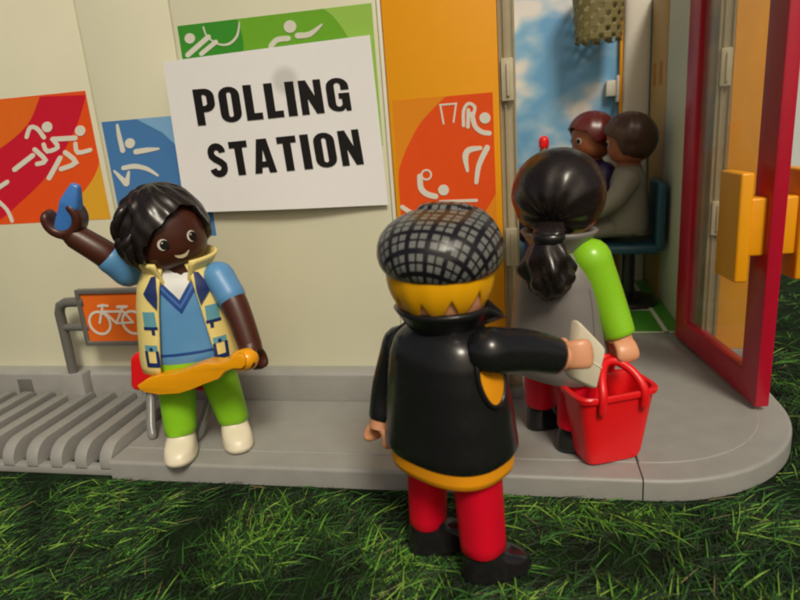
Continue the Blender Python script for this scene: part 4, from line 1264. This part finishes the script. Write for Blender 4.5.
# side seam and sleeve yoke
for sg in (-1, 1):
    sm_ = MB(); sm_.tube([TC.side(sg)(0.28, z, 0.0) for z in [2.05 + 0.13 * q for q in range(20)]], 0.03, 8)
    sm_.build('seam', M['tunic'], tcn, 50)
add_leg(C_, -0.58, 0.48, 0.42, M['red_leg'], M['black_shoe'], fwd=0.30, splay=-0.10, toe=radians(-34), top=2.2)
add_leg(C_, 0.58, 0.48, 0.42, M['red_leg'], M['black_shoe'], fwd=-0.20, splay=0.16, toe=radians(-14), top=2.2)
hc, radc = add_head(C_, (0, 0, 6.68), M['skin_pale'], yaw=radians(24))
bdC = lerp_tab([(-180, 142), (-140, 140), (-100, 126), (-70, 104), (-50, 70), (0, 55), (50, 70), (70, 104), (100, 126), (140, 140)])
def bumpC(th, ph):
    x, y, z = sin(ph) * sin(th), -sin(ph) * cos(th), cos(ph)
    ang = atan2(x, -(z + 0.62)) if True else 0       # strands drawn together towards the ponytail
    tail = Vector((0, 0.86, -0.5)); dd = (Vector((x, y, z)) - tail)
    st_ = atan2(dd.x, dd.z)
    back = max(0, min(1, (y + 0.3) * 1.4))
    near = max(0, 1 - dd.length / 1.7)
    return 1.0 + back * near * 0.028 * sin(13 * st_) + 0.03 * max(0, sin(ph)) - back * 0.10 * math.exp(-(dd.length / 0.33) ** 2) + 0.008 * noise.noise(Vector((x * 4, y * 4, z * 4)))
hair_shell(hc, M['hair_black'], 1.13, 1.16, 1.14, bdC, bumpC, cz=0.10, rows=44, N=140)
pt = MB(); R = []
path = smooth_line([(0, 0.92, -0.45), (0, 1.20, -0.62), (0, 1.30, -0.85), (0, 1.32, -1.25), (0, 1.28, -1.7), (0, 1.22, -2.12), (0.05, 1.16, -2.35)], 6)
rr = smooth_line([(0.30, 0), (0.36, 0), (0.34, 0), (0.50, 0), (0.57, 0), (0.42, 0), (0.12, 0)], 6)
for i, ((x, y, z), (r, _)) in enumerate(zip(path, rr)):
    t = i / (len(path) - 1); ring = []
    for j in range(56):
        a = 2 * pi * j / 56
        lump = 1 + (0.20 * sin(4 * a + 6 * t) * sin(2.0 + t * 15) + 0.13 * sin(7 * a - 9 * t) + 0.09 * noise.noise(Vector((cos(a) * 2, sin(a) * 2, t * 6)))) * (0.15 if t < 0.36 else min(1.0, (t - 0.3) * 3.5))
        ring.append((x + r * 1.05 * lump * cos(a), y + r * 0.72 * lump * sin(a), z + 0.04 * sin(3 * a) * t))
    R.append(ring)
pt.loft(R); pt.build('ponytail', M['hair_black'], hc, 65)
bn = MB(); bn.loft([[(0.37 * s_ * cos(2 * pi * j / 28), 1.27 + 0.30 * s_ * sin(2 * pi * j / 28), z) for j in range(28)] for z, s_ in ((-0.92, 0.95), (-0.88, 1.08), (-0.78, 1.1), (-0.70, 1.06), (-0.67, 0.9))])
bn.build('hair_band', M['black'], hc, 60)
LC = lambda px, py, Y: to_local(C_, P(px, py, Y))
S = LC(590, 259, 15.85); E = LC(606, 300, 15.85); Wp = LC(619, 335, 15.7)
add_arm(C_, S, E, Wp, M['lime'], M['skin_pale'], (0.53, 0.47, 0.41), ax=dir_local(C_, (1, 0.35, 0)), fw=dir_local(C_, (0.10, -0.22, -1)), hr=0.36, gap=62)
S = LC(545, 270, 17.1); E = LC(540, 310, 17.7); Wp = LC(545, 350, 18.0)
add_arm(C_, S, E, Wp, M['lime'], M['skin_pale'], (0.50, 0.45, 0.38), ax=(1, 0, 0), hr=0.36)
# shopping basket in her hand
bag = thing('shopping_basket', 'bright red open basket with two handles in the hand of the ponytailed figure', 'basket', (2.02, 15.32, PL_Z + 0.02), radians(24))
bag.scale = (0.93, 0.93, 0.95)
mb = MB(); rings = []
def rr_ring(a, b, z, n=5.0): return sring(0, 0, z, a, b, n, 56)
H_ = 1.95
for t in [i / 10 for i in range(11)]:
    rings.append(rr_ring(0.84 + 0.28 * t, 0.52 + 0.20 * t, t * H_))
outer = [rr_ring(0.74, 0.44, 0.0)] + [rr_ring(0.81, 0.50, 0.03)] + rings[1:]
outer += [rr_ring(1.20, 0.79, H_ - 0.02), rr_ring(1.22, 0.81, H_ + 0.10), rr_ring(1.18, 0.78, H_ + 0.15), rr_ring(1.08, 0.68, H_ + 0.13)]
inner = [rr_ring(0.76 + 0.28 * t, 0.44 + 0.20 * t, 0.1 + t * (H_ - 0.1)) for t in (1.0, 0.75, 0.5, 0.25, 0.0)]
mb.loft(outer + inner)
bb = mb.build('basket_body', M['red'], bag, 45)
for sg in (-1, 1):
    hmb = MB()
    yb = sg * 0.80
    hmb.tube(smooth_line([(-0.62, yb, H_ - 0.25), (-0.60, yb, H_ + 0.2), (-0.46, yb * 0.62, H_ + 0.58), (-0.18, yb * 0.22, H_ + 0.80), (0.18, yb * 0.22, H_ + 0.80), (0.46, yb * 0.62, H_ + 0.58), (0.60, yb, H_ + 0.2), (0.62, yb, H_ - 0.25)], 5), 0.115, 12, flat=((0, 1, 0), 0.75))
    hmb.build('handle', M['red'], bag, 50)

# ------------------------------------------------------------------ seated figures inside
def office_chair(loc, rz, label):
    ch = thing('toy_chair', label, 'chair', loc, rz, 'chairs inside the hall')
    mb = MB(); mb.box((0, 0, 2.75), (2.5, 2.2, 0.42)); mb.build('seat', M['teal'], ch, 40, 0.15, 3)
    mb = MB(); mb.box((0, 1.15, 4.15), (2.4, 0.4, 3.0)); mb.build('backrest', M['teal'], ch, 40, 0.15, 3)
    mb = MB(); mb.tube([(0, 0, 0.3), (0, 0, 2.6)], 0.28, 14, roundends=False); mb.build('stem', M['black'], ch, 40)
    mb = MB(); mb.loft([sring(0, 0, z, r, r, 2, 32) for z, r in ((0.0, 1.2), (0.12, 1.3), (0.3, 1.15), (0.45, 0.4))]); mb.build('foot', M['black'], ch, 40)
    return ch
def seated(label, loc, rz, hair, top_mat, skin, leg_mat, bound, yaw=0.0, raise_arm=None):
    s_ = thing('toy_figure', label, 'toy figure', loc, rz)
    T2 = Torso([(0.0, 1.15, 0.9), (0.4, 1.2, 0.92), (1.4, 1.12, 0.86), (2.2, 1.02, 0.78), (2.7, 0.82, 0.62), (2.95, 0.5, 0.42)])
    add_torso(s_, T2, 0.02, 2.9, top_mat)
    h, r_d = add_head(s_, (0, 0, 3.95), skin, yaw=yaw)
    def H2(u, w, off):
        r = r_d(w) + off; u = max(-r * .98, min(r * .98, u)); return (u, -sqrt(max(0, r * r - u * u)), w)
    for sg in (-1, 1):
        f = MB(); decal(f, circle(sg * 0.40, -0.1, 0.15, 14), H2, 0.012, 0, 1); decal(f, circle(sg * 0.39, -0.11, 0.115, 14), H2, 0.02, 1, 1)
        f.build('eye', [M['eye_white'], M['ink']], h, 60)
    f = MB(); decal(f, smooth_line([(-0.2, -0.5), (0, -0.56), (0.2, -0.5)], 3) + smooth_line([(0.2, -0.55), (0, -0.62), (-0.2, -0.55)], 3), H2, 0.014, 0, 1)
    f.build('mouth', M['red'], h, 60)
    hair_shell(h, hair, 1.12, 1.14, 1.12, bound, lambda th, ph: 1 + 0.03 * max(0, sin(ph)) + 0.012 * sin(11 * th + 3 * ph), cz=0.08, rows=26, N=72)
    for sg in (-1, 1):
        mb = MB(); R = []
        pts = smooth_line([(sg * 0.55, 0.1, 0.25), (sg * 0.57, -1.0, 0.22), (sg * 0.58, -1.75, 0.0), (sg * 0.58, -1.95, -0.7), (sg * 0.58, -2.0, -1.5)], 5)
        mb.tube(pts, 0.47, 16); lg = mb.build('leg', leg_mat, s_, 50)
        q = MB(); q.tube([(sg * 0.58, -1.9, -1.78), (sg * 0.58, -2.6, -1.85)], 0.34, 14, flat=((0, 0, 1), 0.7)); q.build('shoe', M['black_shoe'], lg, 50)
        up = raise_arm == sg
        sh = (sg * 1.22, 0.0, 2.35)
        if up: add_arm(s_, sh, (sg * 1.55, -0.45, 3.0), (sg * 1.60, -0.75, 3.75), top_mat, skin, ax=(1, 0, 0), hr=0.36)
        else: add_arm(s_, sh, (sg * 1.42, -0.5, 1.6), (sg * 1.25, -1.25, 1.05), top_mat, skin, ax=(1, 0, 0), hr=0.36)
    return s_
bowl = lerp_tab([(-180, 125), (-120, 122), (-75, 104), (-48, 76), (0, 66), (48, 76), (75, 104), (120, 122)])
bob = lerp_tab([(-180, 138), (-120, 136), (-80, 124), (-58, 86), (0, 62), (58, 86), (80, 124), (120, 136)])
office_chair((4.7, 29.3, PL_Z), radians(-92), 'dark teal toy chair under the brown-haired seated figure')
seated('brown-haired seated toy figure in a grey dress turned sideways', (4.6, 29.25, PL_Z + 3.45), radians(-100), M['hair_brown'], M['tunic_pale'], M['skin_shaded'], M['tunic_pale'], bob)
office_chair((2.7, 31.4, PL_Z), radians(-28), 'dark teal toy chair under the maroon-haired seated figure')
seated('maroon-haired seated toy figure in dark purple facing the doorway', (3.25, 31.3, PL_Z + 3.6), radians(-68), M['hair_maroon'], M['purple'], M['skin_shaded'], M['purple'], bowl)
rh = seated('rust-haired toy figure with a red bobble, almost hidden behind the black ponytail', (1.18, 29.8, PL_Z + 1.72), radians(160), M['hair_rust'], M['purple'], M['skin_shaded'], M['purple'], bob)
q0 = to_local(rh, P(544, 150, 29.6))
mb = MB(); mb.tube([q0 + Vector((0, 0, -0.9)), q0], 0.2, 12); kn_ = mb.build('hair_knot', M['hair_rust'], rh, 50)
mb = MB(); mb.tube([q0 + Vector((0, 0, 0.22)), q0 + Vector((0, 0, 0.40))], 0.23, 14); mb.build('bobble', M['red'], kn_, 50)

# ------------------------------------------------------------------ light
SUN_EL, SUN_AZ = radians(48), radians(155)     # azimuth clockwise from +Y
to_sun = Vector((sin(SUN_AZ) * cos(SUN_EL), cos(SUN_AZ) * cos(SUN_EL), sin(SUN_EL)))
w = bpy.data.worlds.new('World'); sc.world = w; w.use_nodes = True
nt = w.node_tree; bg = nt.nodes['Background']
sky = nd(nt, 'ShaderNodeTexSky', sky_type='NISHITA')
sky.sun_disc = False; sky.sun_elevation = SUN_EL; sky.sun_rotation = SUN_AZ
sky.dust_density = 4.0; sky.air_density = 0.6; sky.ozone_density = 0.3
tint = nd(nt, 'ShaderNodeMix', data_type='RGBA', blend_type='MULTIPLY'); tint.inputs['Factor'].default_value = 1.0
tint.inputs['B'].default_value = (1.0, 0.89, 0.70, 1)
nt.links.new(sky.outputs[0], tint.inputs['A']); nt.links.new(tint.outputs['Result'], bg.inputs['Color'])
bg.inputs['Strength'].default_value = 0.06
ld = bpy.data.lights.new('sun', 'SUN'); ld.energy = 1.5; ld.angle = radians(14); ld.color = (1.0, 0.95, 0.81)
lo = bpy.data.objects.new('sun', ld); COL.objects.link(lo)
lo.rotation_euler = to_sun.to_track_quat('Z', 'Y').to_euler(); lo.location = (10, -20, 40)

# ------------------------------------------------------------------ camera
cd = bpy.data.cameras.new('camera'); co_ = bpy.data.objects.new('camera', cd); COL.objects.link(co_)
cd.sensor_width = 36.0; cd.lens = FPX / 800.0 * 36.0; cd.clip_start = 0.05; cd.clip_end = 2000
co_.matrix_world = Matrix.Translation(CAM) @ CROT.to_4x4()
cd.dof.use_dof = True; cd.dof.focus_distance = 17.5; cd.dof.aperture_fstop = 0.27
sc.camera = co_
sc.view_settings.view_transform = 'Standard'; sc.view_settings.look = 'None'
sc.view_settings.exposure = 0.37; sc.view_settings.gamma = 1.0; sc.view_settings.use_curve_mapping = False
sc.cycles.max_bounces = 8; sc.cycles.transparent_max_bounces = 12
sc.cycles.filter_width = 2.2
